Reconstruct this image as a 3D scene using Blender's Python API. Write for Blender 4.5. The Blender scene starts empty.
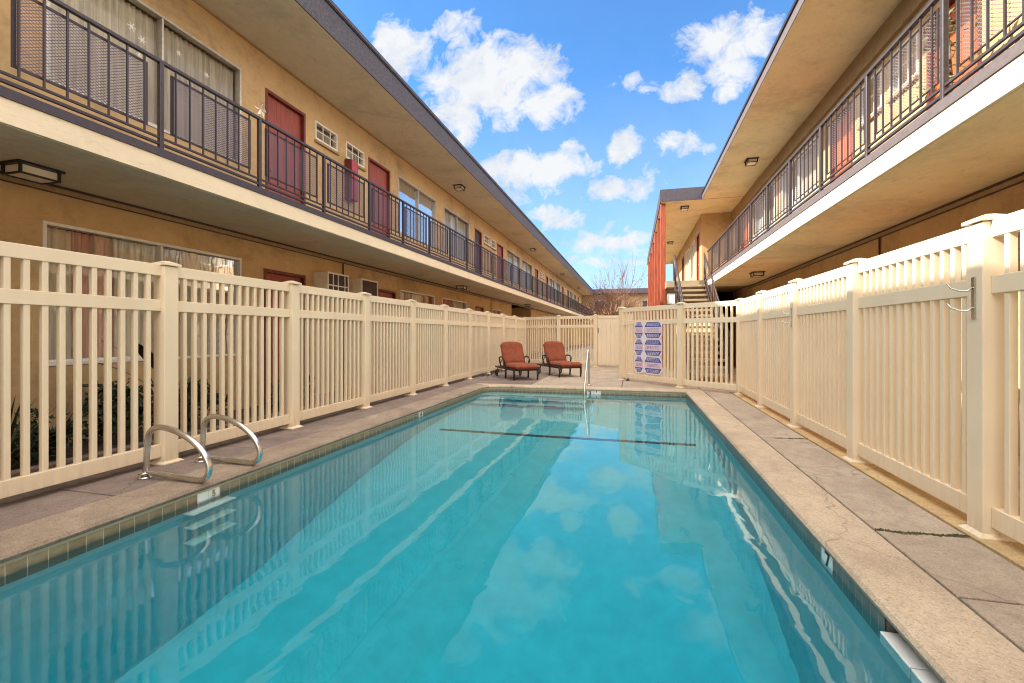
import bpy, bmesh, math, random
from mathutils import Vector, Matrix, noise
random.seed(7)
R=math.radians
sc=bpy.context.scene
COL=sc.collection

# ------------------------------------------------------------------ helpers
class MB:
    """collects shapes; build() links them as ONE mesh object"""
    def __init__(s): s.v=[]; s.f=[]; s.sm=[]
    def add(s,vs,fs,smooth=False):
        b=len(s.v); s.v+= [tuple(v) for v in vs]
        for f in fs: s.f.append(tuple(b+i for i in f)); s.sm.append(smooth)
    def box(s,x0,x1,y0,y1,z0,z1,M=None):
        x0,x1=min(x0,x1),max(x0,x1); y0,y1=min(y0,y1),max(y0,y1); z0,z1=min(z0,z1),max(z0,z1)
        vs=[(x0,y0,z0),(x1,y0,z0),(x1,y1,z0),(x0,y1,z0),(x0,y0,z1),(x1,y0,z1),(x1,y1,z1),(x0,y1,z1)]
        if M is not None: vs=[M@Vector(v) for v in vs]
        s.add(vs,[(0,3,2,1),(4,5,6,7),(0,1,5,4),(1,2,6,5),(2,3,7,6),(3,0,4,7)])
        return s
    def quad(s,a,b,c,d): s.add([a,b,c,d],[(0,1,2,3)]); return s
    def tube(s,pts,r,n=8,caps=True):
        pts=[Vector(p) for p in pts]; rings=[]
        rr=r if isinstance(r,(list,tuple)) else [r]*len(pts)
        up=None
        for i,p in enumerate(pts):
            t=(pts[min(i+1,len(pts)-1)]-pts[max(i-1,0)]).normalized()
            if up is None:
                up=Vector((0,0,1)) if abs(t.z)<.9 else Vector((1,0,0))
            a=t.cross(up)
            if a.length<1e-4: a=t.cross(Vector((1,0,0)))
            a.normalize(); b=a.cross(t).normalized(); up=b
            rings.append([p+(a*math.cos(2*math.pi*k/n)+b*math.sin(2*math.pi*k/n))*rr[i] for k in range(n)])
        vs=[v for q in rings for v in q]; fs=[]
        for i in range(len(rings)-1):
            for k in range(n):
                fs.append((i*n+k,i*n+(k+1)%n,(i+1)*n+(k+1)%n,(i+1)*n+k))
        if caps:
            fs.append(tuple(range(n))); fs.append(tuple(reversed(range((len(rings)-1)*n,len(rings)*n))))
        s.add(vs,fs,True); return s
    def prism(s,poly,z0,z1,M=None):
        n=len(poly)
        vs=[Vector((p[0],p[1],z0)) for p in poly]+[Vector((p[0],p[1],z1)) for p in poly]
        if M is not None: vs=[M@v for v in vs]
        fs=[tuple(reversed(range(n))),tuple(range(n,2*n))]+[(i,(i+1)%n,n+(i+1)%n,n+i) for i in range(n)]
        s.add(vs,fs); return s
    def lathe(s,prof,c=(0,0,0),n=16):
        vs=[];fs=[]
        for r,z in prof:
            for k in range(n):
                a=2*math.pi*k/n; vs.append((c[0]+r*math.cos(a),c[1]+r*math.sin(a),c[2]+z))
        for i in range(len(prof)-1):
            for k in range(n): fs.append((i*n+k,i*n+(k+1)%n,(i+1)*n+(k+1)%n,(i+1)*n+k))
        s.add(vs,fs,True); return s
    def build(s,name,mat,parent=None,bevel=0,seg=2,loc=None):
        me=bpy.data.meshes.new(name); me.from_pydata(s.v,[],s.f)
        me.polygons.foreach_set('use_smooth',s.sm); me.materials.append(mat)
        bm=bmesh.new(); bm.from_mesh(me); bmesh.ops.recalc_face_normals(bm,faces=bm.faces); bm.to_mesh(me); bm.free()
        me.update()
        o=bpy.data.objects.new(name,me); COL.objects.link(o)
        if parent: o.parent=parent
        if loc: o.location=loc
        if bevel:
            m=o.modifiers.new('bevel','BEVEL'); m.width=bevel; m.segments=seg; m.limit_method='ANGLE'; m.angle_limit=R(40); m.harden_normals=False
        return o
def T(o,label,cat,group=None):
    o['label']=label; o['category']=cat
    if group: o['group']=group
    return o
def S(o): o['kind']='structure'; return o
def empty(name,label,cat,loc=(0,0,0),rz=0,group=None):
    o=bpy.data.objects.new(name,None); COL.objects.link(o); o.location=loc; o.rotation_euler=(0,0,rz); o.empty_display_size=.1
    return T(o,label,cat,group)
def copy_tree(o,parent=None):
    c=o.copy(); COL.objects.link(c); c.parent=parent
    for ch in list(o.children): copy_tree(ch,c)
    return c

# ------------------------------------------------------------------ materials
class NT:
    def __init__(s,nt): s.nt=nt
    def n(s,t,**k):
        x=s.nt.nodes.new(t)
        for a,b in k.items(): setattr(x,a,b)
        return x
    def l(s,a,b): s.nt.links.new(a,b)
    def math(s,op,a,b=None,c=None,clamp=False):
        m=s.n('ShaderNodeMath',operation=op,use_clamp=clamp)
        for i,v in enumerate((a,b,c)):
            if v is None: continue
            if isinstance(v,(int,float)): m.inputs[i].default_value=v
            else: s.l(v,m.inputs[i])
        return m.outputs[0]
    def mix(s,f,a,b,mode='MIX'):
        m=s.n('ShaderNodeMix',data_type='RGBA',blend_type=mode)
        for i,v in ((0,f),(6,a),(7,b)):
            if isinstance(v,(int,float)): m.inputs[i].default_value=v
            elif isinstance(v,(tuple,list)): m.inputs[i].default_value=(*v[:3],1)
            else: s.l(v,m.inputs[i])
        return m.outputs[2]
    def noise(s,vec,scale,detail=4,rough=.55,dist=0):
        m=s.n('ShaderNodeTexNoise'); m.inputs['Scale'].default_value=scale; m.inputs['Detail'].default_value=detail
        m.inputs['Roughness'].default_value=rough; m.inputs['Distortion'].default_value=dist
        if vec is not None: s.l(vec,m.inputs['Vector'])
        return m.outputs[0]
    def ramp(s,f,stops):
        m=s.n('ShaderNodeValToRGB'); e=m.color_ramp.elements
        while len(e)<len(stops): e.new(.5)
        for i,(p,c) in enumerate(stops):
            e[i].position=p; e[i].color=(*c,1) if isinstance(c,(tuple,list)) else (c,c,c,1)
        s.l(f,m.inputs[0]); return m.outputs[0]
def mat(name,col,rough=.6,var=.12,scale=6,bump=0,bscale=60,metal=0,spec=.5,col2=None,vscale=None,thr=(.35,.7)):
    m=bpy.data.materials.new(name); m.use_nodes=True; nt=m.node_tree; N=NT(nt)
    p=nt.nodes['Principled BSDF']; p.inputs['Roughness'].default_value=rough; p.inputs['Metallic'].default_value=metal
    p.inputs['Specular IOR Level'].default_value=spec
    tc=N.n('ShaderNodeTexCoord').outputs['Object']
    vec=tc
    if vscale:
        mp=N.n('ShaderNodeMapping'); mp.inputs['Scale'].default_value=vscale; N.l(tc,mp.inputs[0]); vec=mp.outputs[0]
    if var or col2:
        f=N.noise(vec,scale,5,.6)
        c2=col2 if col2 else tuple(c*(1-var*1.6) for c in col)
        c1=col if col2 else tuple(min(1,c*(1+var)) for c in col)
        N.l(N.ramp(f,[(thr[0],c2),(thr[1],c1)]),p.inputs['Base Color'])
    else: p.inputs['Base Color'].default_value=(*col,1)
    if bump:
        b=N.n('ShaderNodeBump'); b.inputs['Strength'].default_value=bump; b.inputs['Distance'].default_value=.01
        N.l(N.noise(vec,bscale,4,.6),b.inputs['Height']); N.l(b.outputs[0],p.inputs['Normal'])
    return m

def stucco(name,col,blotch=.2,bump=.5):
    m=bpy.data.materials.new(name); m.use_nodes=True; nt=m.node_tree; N=NT(nt)
    p=nt.nodes['Principled BSDF']; p.inputs['Roughness'].default_value=.9; p.inputs['Specular IOR Level'].default_value=.2
    tc=N.n('ShaderNodeTexCoord').outputs['Object']
    a=N.noise(tc,1.1,6,.65,.6); b=N.noise(tc,9,5,.7)
    f=N.math('ADD',N.math('MULTIPLY',a,.7),N.math('MULTIPLY',b,.3))
    c=N.ramp(f,[(.36,tuple(x*(1-blotch*1.3) for x in col)),(.5,col),(.66,tuple(min(1,x*(1+blotch*.6)) for x in col))])
    # sparse darker trowel streaks
    mp=N.n('ShaderNodeMapping'); mp.inputs['Scale'].default_value=(1.6,.55,3); N.l(tc,mp.inputs[0])
    st=N.noise(mp.outputs[0],8,7,.82,1.8)
    c=N.mix(N.ramp(st,[(.56,0),(.68,.75)]),c,tuple(x*.66 for x in col))
    N.l(c,p.inputs['Base Color'])
    bp=N.n('ShaderNodeBump'); bp.inputs['Strength'].default_value=bump; bp.inputs['Distance'].default_value=.02
    h=N.math('ADD',N.noise(tc,38,6,.7,.8),N.math('MULTIPLY',N.noise(tc,160,3,.6),.5))
    N.l(h,bp.inputs['Height']); N.l(bp.outputs[0],p.inputs['Normal'])
    return m

def concrete(name,c1,c2,c3,streak=(1,1,1)):
    m=bpy.data.materials.new(name); m.use_nodes=True; nt=m.node_tree; N=NT(nt)
    p=nt.nodes['Principled BSDF']; p.inputs['Roughness'].default_value=.85; p.inputs['Specular IOR Level'].default_value=.3
    tc=N.n('ShaderNodeTexCoord').outputs['Object']
    mp=N.n('ShaderNodeMapping'); mp.inputs['Scale'].default_value=streak; N.l(tc,mp.inputs[0])
    big=N.noise(mp.outputs[0],1.3,7,.68,.7); fine=N.noise(tc,62,6,.8); mid=N.noise(mp.outputs[0],7,5,.7,1)
    c=N.ramp(big,[(.33,c2),(.55,c1),(.7,c3)])
    c=N.mix(N.ramp(mid,[(.45,0),(.75,.5)]),c,tuple(x*.62 for x in c2))
    c=N.mix(N.ramp(fine,[(.36,.62),(.49,0)]),c,tuple(x*.45 for x in c2))
    c=N.mix(N.ramp(N.noise(tc,110,4,.75),[(.54,0),(.68,.5)]),c,tuple(min(1,x*1.35) for x in c3))
    # hairline cracks
    vo=N.n('ShaderNodeTexVoronoi',feature='DISTANCE_TO_EDGE'); vo.inputs['Scale'].default_value=.55
    wob=N.n('ShaderNodeVectorMath',operation='ADD'); N.l(tc,wob.inputs[0])
    nz=N.n('ShaderNodeTexNoise'); nz.inputs['Scale'].default_value=5; N.l(tc,nz.inputs['Vector'])
    sc_=N.n('ShaderNodeVectorMath',operation='SCALE'); sc_.inputs['Scale'].default_value=.25; N.l(nz.outputs['Color'],sc_.inputs[0]); N.l(sc_.outputs[0],wob.inputs[1])
    N.l(wob.outputs[0],vo.inputs['Vector'])
    c=N.mix(N.ramp(vo.outputs['Distance'],[(0,.5),(.004,0)]),c,tuple(x*.3 for x in c2))
    N.l(c,p.inputs['Base Color'])
    bp=N.n('ShaderNodeBump'); bp.inputs['Strength'].default_value=.8; bp.inputs['Distance'].default_value=.009
    N.l(N.math('ADD',fine,N.noise(tc,150,3,.6)),bp.inputs['Height']); N.l(bp.outputs[0],p.inputs['Normal'])
    return m

def screen_mat(name,col,period=.026,t=.2):
    m=bpy.data.materials.new(name); m.use_nodes=True; nt=m.node_tree; N=NT(nt)
    p=nt.nodes['Principled BSDF']; p.inputs['Base Color'].default_value=(*col,1); p.inputs['Roughness'].default_value=.45; p.inputs['Metallic'].default_value=.3
    tc=N.n('ShaderNodeTexCoord').outputs['Object']; sp=N.n('ShaderNodeSeparateXYZ'); N.l(tc,sp.inputs[0])
    u=N.math('MULTIPLY',sp.outputs[1],1/period/1.6); v=N.math('MULTIPLY',sp.outputs[2],1/period)
    def band(e): return N.math('LESS_THAN',N.math('ABSOLUTE',N.math('SUBTRACT',N.math('FRACT',e),.5)),t)
    mask=N.math('MAXIMUM',band(N.math('ADD',u,v)),band(N.math('SUBTRACT',u,v)))
    N.l(mask,p.inputs['Alpha']); return m

def tile_mat(name,c1,c2,grout,size):
    """square tiles running along object Y and X, rows along Z"""
    m=bpy.data.materials.new(name); m.use_nodes=True; nt=m.node_tree; N=NT(nt)
    p=nt.nodes['Principled BSDF']; p.inputs['Roughness'].default_value=.35
    tc=N.n('ShaderNodeTexCoord').outputs['Object']; sp=N.n('ShaderNodeSeparateXYZ'); N.l(tc,sp.inputs[0])
    s=N.math('MULTIPLY',N.math('ADD',sp.outputs[0],sp.outputs[1]),1/size)
    g=N.math('LESS_THAN',N.math('FRACT',s),.045)
    gz=N.math('GREATER_THAN',sp.outputs[2],-.068)
    idx=N.math('FLOOR',s); wn=N.n('ShaderNodeTexWhiteNoise',noise_dimensions='1D'); N.l(idx,wn.inputs['W'])
    c=N.mix(wn.outputs[0],c1,c2)
    c=N.mix(N.ramp(N.noise(tc,16,5,.7),[(.4,.0),(.7,.5)]),c,tuple(x*.5 for x in c2))
    # algae stain near the waterline, ragged upper edge
    zz=N.math('ADD',sp.outputs[2],N.math('MULTIPLY',N.noise(tc,14,4,.6),.05))
    c=N.mix(N.ramp(N.math('MULTIPLY_ADD',zz,-8,0),[(.55,0),(.85,.75)]),c,(.075,.08,.06))
    c=N.mix(N.math('MAXIMUM',g,gz),c,grout)
    N.l(c,p.inputs['Base Color']); return m

M={}
M['wallL']=stucco('tan_stucco',(.57,.385,.195),.22)
M['soffit']=stucco('tan_soffit_stucco',(.76,.66,.49),.14,.7)
M['soffitR']=stucco('warm_soffit_stucco',(.82,.69,.44),.16,.7)
M['cream']=stucco('cream_stucco',(.80,.68,.50),.07,.3)
M['purple']=mat('dark_purple_paint',(.055,.043,.06),.6,.15,20,.3,120)
M['fascia']=mat('grey_purple_roof_edge',(.075,.066,.085),.8,.3,30,.6,90)
M['brownband']=mat('taupe_paint',(.125,.10,.10),.6,.1,20)
M['trim']=mat('tan_trim_paint',(.36,.24,.12),.7,.1,10)
M['black']=mat('black_metal',(.025,.02,.022),.4,0,metal=.3)
M['rail']=mat('dark_plum_metal',(.05,.035,.045),.42,.15,30,metal=.2)
M['railR']=mat('taupe_metal',(.065,.048,.048),.45,.15,30,metal=.2)
M['screenL']=screen_mat('expanded_metal_screen',(.13,.10,.14),.027,.135)
M['screenR']=screen_mat('expanded_metal_screen_taupe',(.24,.19,.18),.03,.11)
M['door']=mat('red_door_paint',(.33,.062,.033),.5,.22,3,.1,20,vscale=(1,14,.6))
M['doorlit']=mat('sunlit_door_paint',(.55,.10,.022),.5,.12,3,.1,20,vscale=(1,14,.6))  # same red door paint, with the orange of sunlight put into its colour
M['doorframe']=mat('dark_red_frame',(.16,.025,.018),.5,.15,10)
M['doordark']=mat('dark_screen_door',(.06,.03,.028),.6,.2,10)
M['vinyl']=mat('cream_vinyl',(.81,.685,.505),.42,.035,1.5,.03,30,spec=.4)
def dirty(m,amount=.55):
    nt=m.node_tree; N=NT(nt); p=nt.nodes['Principled BSDF']; src=p.inputs['Base Color'].links[0].from_socket
    tc=N.n('ShaderNodeTexCoord').outputs['Object']; sp=N.n('ShaderNodeSeparateXYZ'); N.l(tc,sp.inputs[0])
    h=N.math('SUBTRACT',1,N.math('MULTIPLY',sp.outputs[2],2.6),clamp=True)
    mp=N.n('ShaderNodeMapping'); mp.inputs['Scale'].default_value=(9,9,1.2); N.l(tc,mp.inputs[0])
    f=N.math('MULTIPLY',N.math('POWER',h,2.2),N.ramp(N.noise(mp.outputs[0],3,5,.7),[(.4,.1),(.7,amount)]))
    spots=N.ramp(N.noise(tc,22,4,.75),[(.66,0),(.74,.22)])
    N.l(N.mix(N.math('MAXIMUM',f,spots),src,(.33,.24,.15)),p.inputs['Base Color'])
dirty(M['vinyl'])
M['white']=mat('white_frame_paint',(.78,.74,.66),.5,.06,8)
M['alu']=mat('aluminium_frame',(.55,.50,.43),.4,.1,20,metal=.4)
M['curtain']=mat('ivory_curtain',(.66,.58,.44),.9,.2,4,vscale=(1,6,.3))
M['curtaingrey']=mat('grey_brown_blinds',(.56,.48,.36),.8,.2,4,vscale=(1,8,.3))
M['curtainwhite']=mat('white_curtain',(.74,.72,.70),.9,.12,4,vscale=(1,8,.3))
M['curtainorange']=mat('orange_curtain',(.66,.20,.08),.9,.2,4,vscale=(1,8,.3))
M['curtainred']=mat('striped_red_curtain',(.58,.34,.25),.9,.3,2,vscale=(1,9,.2))
M['dark']=mat('dark_interior',(.03,.027,.025),.9,0)
M['steel']=mat('stainless_steel',(.62,.59,.55),.24,.12,12,metal=1)
M['rust']=mat('red_box_paint',(.42,.04,.06),.45,.15,8)
M['cushion']=mat('rust_red_cushion',(.26,.063,.03),.9,.16,9,.35,180)
M['chairframe']=mat('dark_bronze_metal',(.035,.025,.02),.4,.2,30,metal=.5)
M['wood']=mat('orange_stained_wood',(.42,.095,.03),.6,.3,2.2,.2,30,vscale=(9,9,.7),col2=(.20,.033,.016))
M['tread']=stucco('stair_concrete',(.38,.31,.21),.1,.3)
M['frosted']=mat('frosted_lamp_glass',(.85,.76,.62),.35,.08,5)
M['plaster']=mat('pool_plaster',(.36,.66,.72),.8,.05,5,.15,12)
M['bluetile']=mat('blue_step_tile',(.05,.20,.30),.4,.2,20)
M['lane']=mat('dark_lane_tile',(.03,.04,.05),.5,.2,20)
M['laddertread']=mat('grey_white_tread',(.68,.70,.70),.5,.1,10)
M['wtile']=mat('white_ceramic',(.80,.82,.82),.25,.05,10)
M['tileband']=tile_mat('waterline_tile',(.40,.31,.19),(.30,.23,.135),(.60,.50,.36),.098)
M['tilebandR']=tile_mat('waterline_tile_grey',(.22,.19,.16),(.14,.125,.11),(.34,.31,.27),.076)
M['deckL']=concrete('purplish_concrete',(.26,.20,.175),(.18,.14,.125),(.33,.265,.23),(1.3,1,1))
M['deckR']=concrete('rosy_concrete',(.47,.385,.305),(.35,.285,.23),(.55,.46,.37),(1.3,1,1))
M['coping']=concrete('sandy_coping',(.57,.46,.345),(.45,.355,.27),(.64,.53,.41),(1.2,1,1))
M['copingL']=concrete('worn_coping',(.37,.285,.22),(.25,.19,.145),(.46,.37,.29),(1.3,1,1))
M['basestrip']=concrete('yellowish_strip',(.60,.43,.22),(.46,.33,.18),(.68,.52,.30),(1,1,1))
M['ground']=concrete('ground_concrete',(.22,.18,.14),(.15,.12,.10),(.28,.23,.19))
M['soil']=mat('bed_soil',(.09,.065,.045),.95,.4,14,.9,40)
M['moss']=mat('moss',(.085,.08,.03),.95,.4,60)
M['leaf']=mat('dark_green_leaf',(.024,.045,.012),.55,.4,12)
M['leaf2']=mat('yellow_green_leaf',(.12,.14,.04),.55,.35,12)
M['blade']=mat('agave_blade',(.035,.05,.028),.5,.3,12)
M['bigleaf']=mat('dark_purple_leaf',(.03,.03,.022),.45,.3,12)
M['bark']=mat('grey_brown_bark',(.16,.10,.07),.9,.3,12)
M['twig']=mat('reddish_twigs',(.22,.105,.065),.9,.3,3)
M['purpleleaf']=mat('plum_leaves',(.20,.10,.10),.8,.5,2)
M['roofred']=mat('brown_roof_shingle',(.22,.11,.075),.9,.25,9,.5,40)
M['terracotta']=mat('terracotta_pot',(.45,.16,.08),.8,.15,10)
M['signblue']=mat('sign_blue',(.08,.09,.42),.5,.15,40)
M['signwhite']=mat('sign_white',(.78,.74,.78),.5,.04,10)
M['signpink']=mat('sign_pink',(.75,.58,.66),.5,.1,30)
M['ink']=mat('black_ink',(.02,.02,.03),.5,0)

def glass_mat():
    m=bpy.data.materials.new('window_glass'); m.use_nodes=True; nt=m.node_tree; N=NT(nt)
    nt.nodes.remove(nt.nodes['Principled BSDF']); out=nt.nodes['Material Output']
    tr=N.n('ShaderNodeBsdfTransparent'); tr.inputs[0].default_value=(.93,.94,.93,1)
    gl=N.n('ShaderNodeBsdfGlossy'); gl.inputs['Roughness'].default_value=.02
    fr=N.n('ShaderNodeFresnel'); fr.inputs[0].default_value=1.45
    tc=N.n('ShaderNodeTexCoord').outputs['Object']; b=N.n('ShaderNodeBump'); b.inputs['Strength'].default_value=.08; b.inputs['Distance'].default_value=.02
    N.l(N.noise(tc,2.5,2,.5),b.inputs['Height']); N.l(b.outputs[0],gl.inputs['Normal'])
    mx=N.n('ShaderNodeMixShader'); N.l(N.math('MULTIPLY',fr.outputs[0],.75,clamp=True),mx.inputs[0]); N.l(tr.outputs[0],mx.inputs[1]); N.l(gl.outputs[0],mx.inputs[2]); N.l(mx.outputs[0],out.inputs[0])
    return m
M['glass']=glass_mat()
def water_mat():
    m=bpy.data.materials.new('pool_water'); m.use_nodes=True; nt=m.node_tree; N=NT(nt)
    p=nt.nodes['Principled BSDF']
    p.inputs['Base Color'].default_value=(.80,.97,.98,1); p.inputs['Roughness'].default_value=0; p.inputs['IOR'].default_value=1.333; p.inputs['Transmission Weight'].default_value=1
    tc=N.n('ShaderNodeTexCoord').outputs['Object']
    mp=N.n('ShaderNodeMapping'); mp.inputs['Scale'].default_value=(1.0,.55,1); N.l(tc,mp.inputs[0])
    h=N.math('ADD',N.noise(mp.outputs[0],1.3,2,.5,.3),N.math('MULTIPLY',N.noise(mp.outputs[0],7,2,.5,.5),.16))
    b=N.n('ShaderNodeBump'); b.inputs['Strength'].default_value=.4; b.inputs['Distance'].default_value=.014
    N.l(h,b.inputs['Height']); N.l(b.outputs[0],p.inputs['Normal'])
    va=N.n('ShaderNodeVolumeAbsorption'); va.inputs['Color'].default_value=(.06,.86,.93,1); va.inputs['Density'].default_value=.55
    N.l(va.outputs[0],nt.nodes['Material Output'].inputs['Volume'])
    return m
M['water']=water_mat()

# ------------------------------------------------------------------ measured layout
H=1.2; XFL=-4.61; XWL=-5.98; XFR=2.40; XWR=3.73
PX0,PX1,PY0,PY1=-3.34,1.095,-1.7,10.40      # pool basin
WZ=-.13

# ------------------------------------------------------------------ ground, deck, pool
def ring_rects(mb,X0,X1,Y0,Y1,x0,x1,y0,y1,z):
    for a,b,c,d in ((X0,x0,Y0,Y1),(x1,X1,Y0,Y1),(x0,x1,Y0,y0),(x0,x1,y1,Y1)):
        mb.quad((a,c,z),(b,c,z),(b,d,z),(a,d,z))
mb=MB(); ring_rects(mb,-400,400,-400,600,PX0-.1,PX1+.4,PY0-.1,PY1+.1,-.045); S(mb.build('ground',M['ground']))

# basin: rounded far corners
def outline(off,r=.38):
    x0,x1,y0,y1=PX0-off,PX1+off,PY0-off,PY1+off
    pts=[(x0,y0),(x1,y0)]
    rr=r+off
    for k in range(9):
        a=k/8*math.pi/2; pts.append((x1-.12-off+(.12+off)*math.cos(a),y1-.12-off+(.12+off)*math.sin(a)))
    for k in range(9):
        a=math.pi/2+k/8*math.pi/2; pts.append((x0+rr+rr*math.cos(a),y1-rr+rr*math.sin(a)))
    return pts
def floor_z(y):
    if y>8.2: return -1.15
    if y<3.0: return -2.15
    t=(8.2-y)/5.2; return -1.15-1.0*(t*t*(3-2*t))
basin=MB(); ol=outline(0); n=len(ol)
walls=[]
# densify long sides so the sloping floor meets the walls
dense=[]
for i in range(n):
    a,b=Vector(ol[i]),Vector(ol[(i+1)%n]); k=max(1,int((b-a).length/.6))
    for j in range(k): dense.append(a.lerp(b,j/k))
nd=len(dense)
vs=[(p.x,p.y,-.17) for p in dense]+[(p.x,p.y,floor_z(p.y)-.02) for p in dense]
basin.add(vs,[(i,(i+1)%nd,nd+(i+1)%nd,nd+i) for i in range(nd)])
ys=[PY0-.1+i*(PY1+.2-PY0)/40 for i in range(41)]
vs=[];fs=[]
for y in ys: vs+=[(PX0-.05,y,floor_z(y)),(PX1+.05,y,floor_z(y))]
for i in range(40): fs.append((2*i,2*i+1,2*i+3,2*i+2))
basin.add(vs,fs,True)
pool=S(basin.build('pool_basin',M['plaster']))
# entry steps at the far end, with dark blue nosing tiles
for k,(y,z) in enumerate(((9.95,-.36),(9.6,-.62),(9.25,-.88))):
    MB().box(PX0+.02,PX0+2.4,y,PY1-.01,z-.26,z).build('pool_step',M['plaster'],pool)
    MB().box(PX0+.45,PX0+1.05,y-.006,y+.055,z-.055,z+.004).box(PX0+1.25,PX0+1.85,y-.006,y+.055,z-.055,z+.004).build('step_nosing',M['bluetile'],pool)
# dark floor line across the pool and on the walls
lz=floor_z(7.15)
MB().box(PX0+.25,PX1-.22,7.1,7.2,lz-.03,lz+.012).build('lane_line',M['lane'],pool)
# waterline tile band, follows the outline; the right wall steps back at the near end
def band(pts,z0,z1,name,m,closed=False):
    b=MB(); k=len(pts)
    for i in range(k if closed else k-1):
        a,c=pts[i],pts[(i+1)%k]; b.quad((a[0],a[1],z0),(c[0],c[1],z0),(c[0],c[1],z1),(a[0],a[1],z1))
    return b.build(name,m,pool)
inn=outline(-.006)
YR=2.43
band([inn[-1],inn[0]],-.26,-.05,'waterline_tiles',M['tileband'])
band([(PX1-.006,YR)]+[inn[2]],-.26,-.05,'waterline_tiles',M['tilebandR'])
band(inn[2:],-.26,-.05,'waterline_tiles',M['tileband'])
band([inn[0],(PX1+.30,PY0)],-.26,-.05,'waterline_tiles',M['tileband'])
# recessed shelf with white tiles
MB().box(PX1+.001,PX1+.36,YR,YR+.06,-.26,-.052).build('waterline_tiles',M['tilebandR'],pool)
MB().box(PX1+.30,PX1+.36,PY0,YR,-.26,-.052).build('waterline_tiles',M['tilebandR'],pool)
sh=MB()
y=YR-.004
while y>PY0:
    sh.box(PX1-.03,PX1+.298,y-.236,y-.004,-.22,-.124); y-=.24
sh.build('white_ledge_tiles',M['wtile'],pool,.003)
# depth markers
def text_obj(body,size,mat_,parent,mtx,name='depth_number'):
    cu=bpy.data.curves.new(name,'FONT'); cu.body=body; cu.size=size; cu.extrude=.0008; cu.align_x='CENTER'; cu.align_y='CENTER'; cu.offset=.002
    o=bpy.data.objects.new('tmp',cu); COL.objects.link(o)
    dg=bpy.context.evaluated_depsgraph_get(); me=bpy.data.meshes.new_from_object(o.evaluated_get(dg)); 
    bpy.data.objects.remove(o); me.materials.clear(); me.materials.append(mat_)
    q=bpy.data.objects.new(name,me); COL.objects.link(q); q.parent=parent; q.matrix_local=mtx; return q
def basis(ax,ay,az,loc):
    m=Matrix.Identity(4)
    for i,a in enumerate((ax,ay,az)):
        for j in range(3): m[j][i]=a[j]
    m.translation=loc; return m
dm=MB().box(PX1-.012,PX1-.006,2.985,3.135,-.19,-.052).build('depth_marker',M['wtile'],pool)
text_obj('7',.15,M['ink'],dm,basis((0,-1,0),(0,0,1),(-1,0,0),(PX1-.0135,3.05,-.115)))
dm=MB().box(PX0+.006,PX0+.012,2.93,3.028,-.17,-.068).box(PX0+.006,PX0+.012,3.032,3.13,-.17,-.068).build('depth_marker',M['wtile'],pool)
text_obj('5',.07,M['trim'],dm,basis((0,1,0),(0,0,1),(1,0,0),(PX0+.0135,3.075,-.105)))
dm=MB().box(PX0+.006,PX0+.012,6.85,7.0,-.19,-.052).build('depth_marker',M['wtile'],pool)
text_obj('4',.12,M['ink'],dm,basis((0,1,0),(0,0,1),(1,0,0),(PX0+.0135,6.925,-.105)))
dm=MB().box(-.99,-.84,PY1-.012,PY1-.006,-.19,-.052).box(-.835,-.685,PY1-.012,PY1-.006,-.19,-.052).build('depth_marker',M['wtile'],pool)
text_obj('3',.15,M['ink'],dm,basis((1,0,0),(0,0,1),(0,-1,0),(-.925,PY1-.0135,-.115)))
text_obj("'",.15,M['ink'],dm,basis((1,0,0),(0,0,1),(0,-1,0),(-.78,PY1-.0135,-.115)))
# water
wb=MB(); wo=outline(.004)
w=[(x,y) for x,y in wo]
k=len(w); gx=[]
wb.add([(x,y,WZ) for x,y in w]+[(x,y,-2.3) for x,y in w],[tuple(range(k)),tuple(reversed(range(k,2*k)))]+[(i,(i+1)%k,k+(i+1)%k,k+i) for i in range(k)])
S(wb.build('pool_water',M['water']))

# coping: bullnose ring made of segments with the two materials
def coping(name,path_in,path_out,m):
    """strip with rounded pool-side nose"""
    prof=[(1,0,-.002),(.12,0,0),(.04,0,-.008),(.0,0,-.028),(.02,0,-.05),(1,0,-.06)]
    b=MB(); cols=[]
    for a,c in zip(path_in,path_out):
        a=Vector((a[0],a[1],0)); c=Vector((c[0],c[1],0)); row=[]
        for t,_,z in prof: row.append(a.lerp(c,t)+Vector((0,0,z+.004)))
        cols.append(row)
    vs=[v for r_ in cols for v in r_]; q=len(prof); fs=[]
    for i in range(len(cols)-1):
        for j in range(q-1): fs.append((i*q+j,i*q+j+1,(i+1)*q+j+1,(i+1)*q+j))
        fs.append((i*q+q-1,i*q,(i+1)*q,(i+1)*q+q-1))
    fs+= [tuple(range(q)),tuple(reversed(range((len(cols)-1)*q,len(cols)*q)))]
    b.add(vs,fs,False); return S(b.build(name,m))
ci=outline(-.03); WL,WR,WF=.37,.325,.34
x0o,x1o,y1o=PX0-WL,PX1+WR,PY1+WF
arcR=ci[2:11]; arcL=ci[11:20]
def seg_line(a,b,n): return [tuple(Vector(a).lerp(Vector(b),i/n)) for i in range(n+1)]
coping('pool_coping',seg_line((PX1-.03,PY0-.3),arcR[0],1)+arcR[1:5],seg_line((x1o,PY0-.3),(x1o,arcR[0][1]),1)+[(x1o,PY1+.05+i*.07) for i in range(3)]+[(x1o,y1o)],M['coping'])
pin=arcR[4:]+arcL[:5]; pout=[(x1o,y1o)]+[(PX1+.1-i*.08,y1o) for i in range(1,5)]+[(arcL[0][0]-.02,y1o)]+[(PX0+.2-i*.12,y1o) for i in range(1,4)]+[(x0o,y1o)]
coping('pool_coping',pin,pout,M['coping'])
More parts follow.
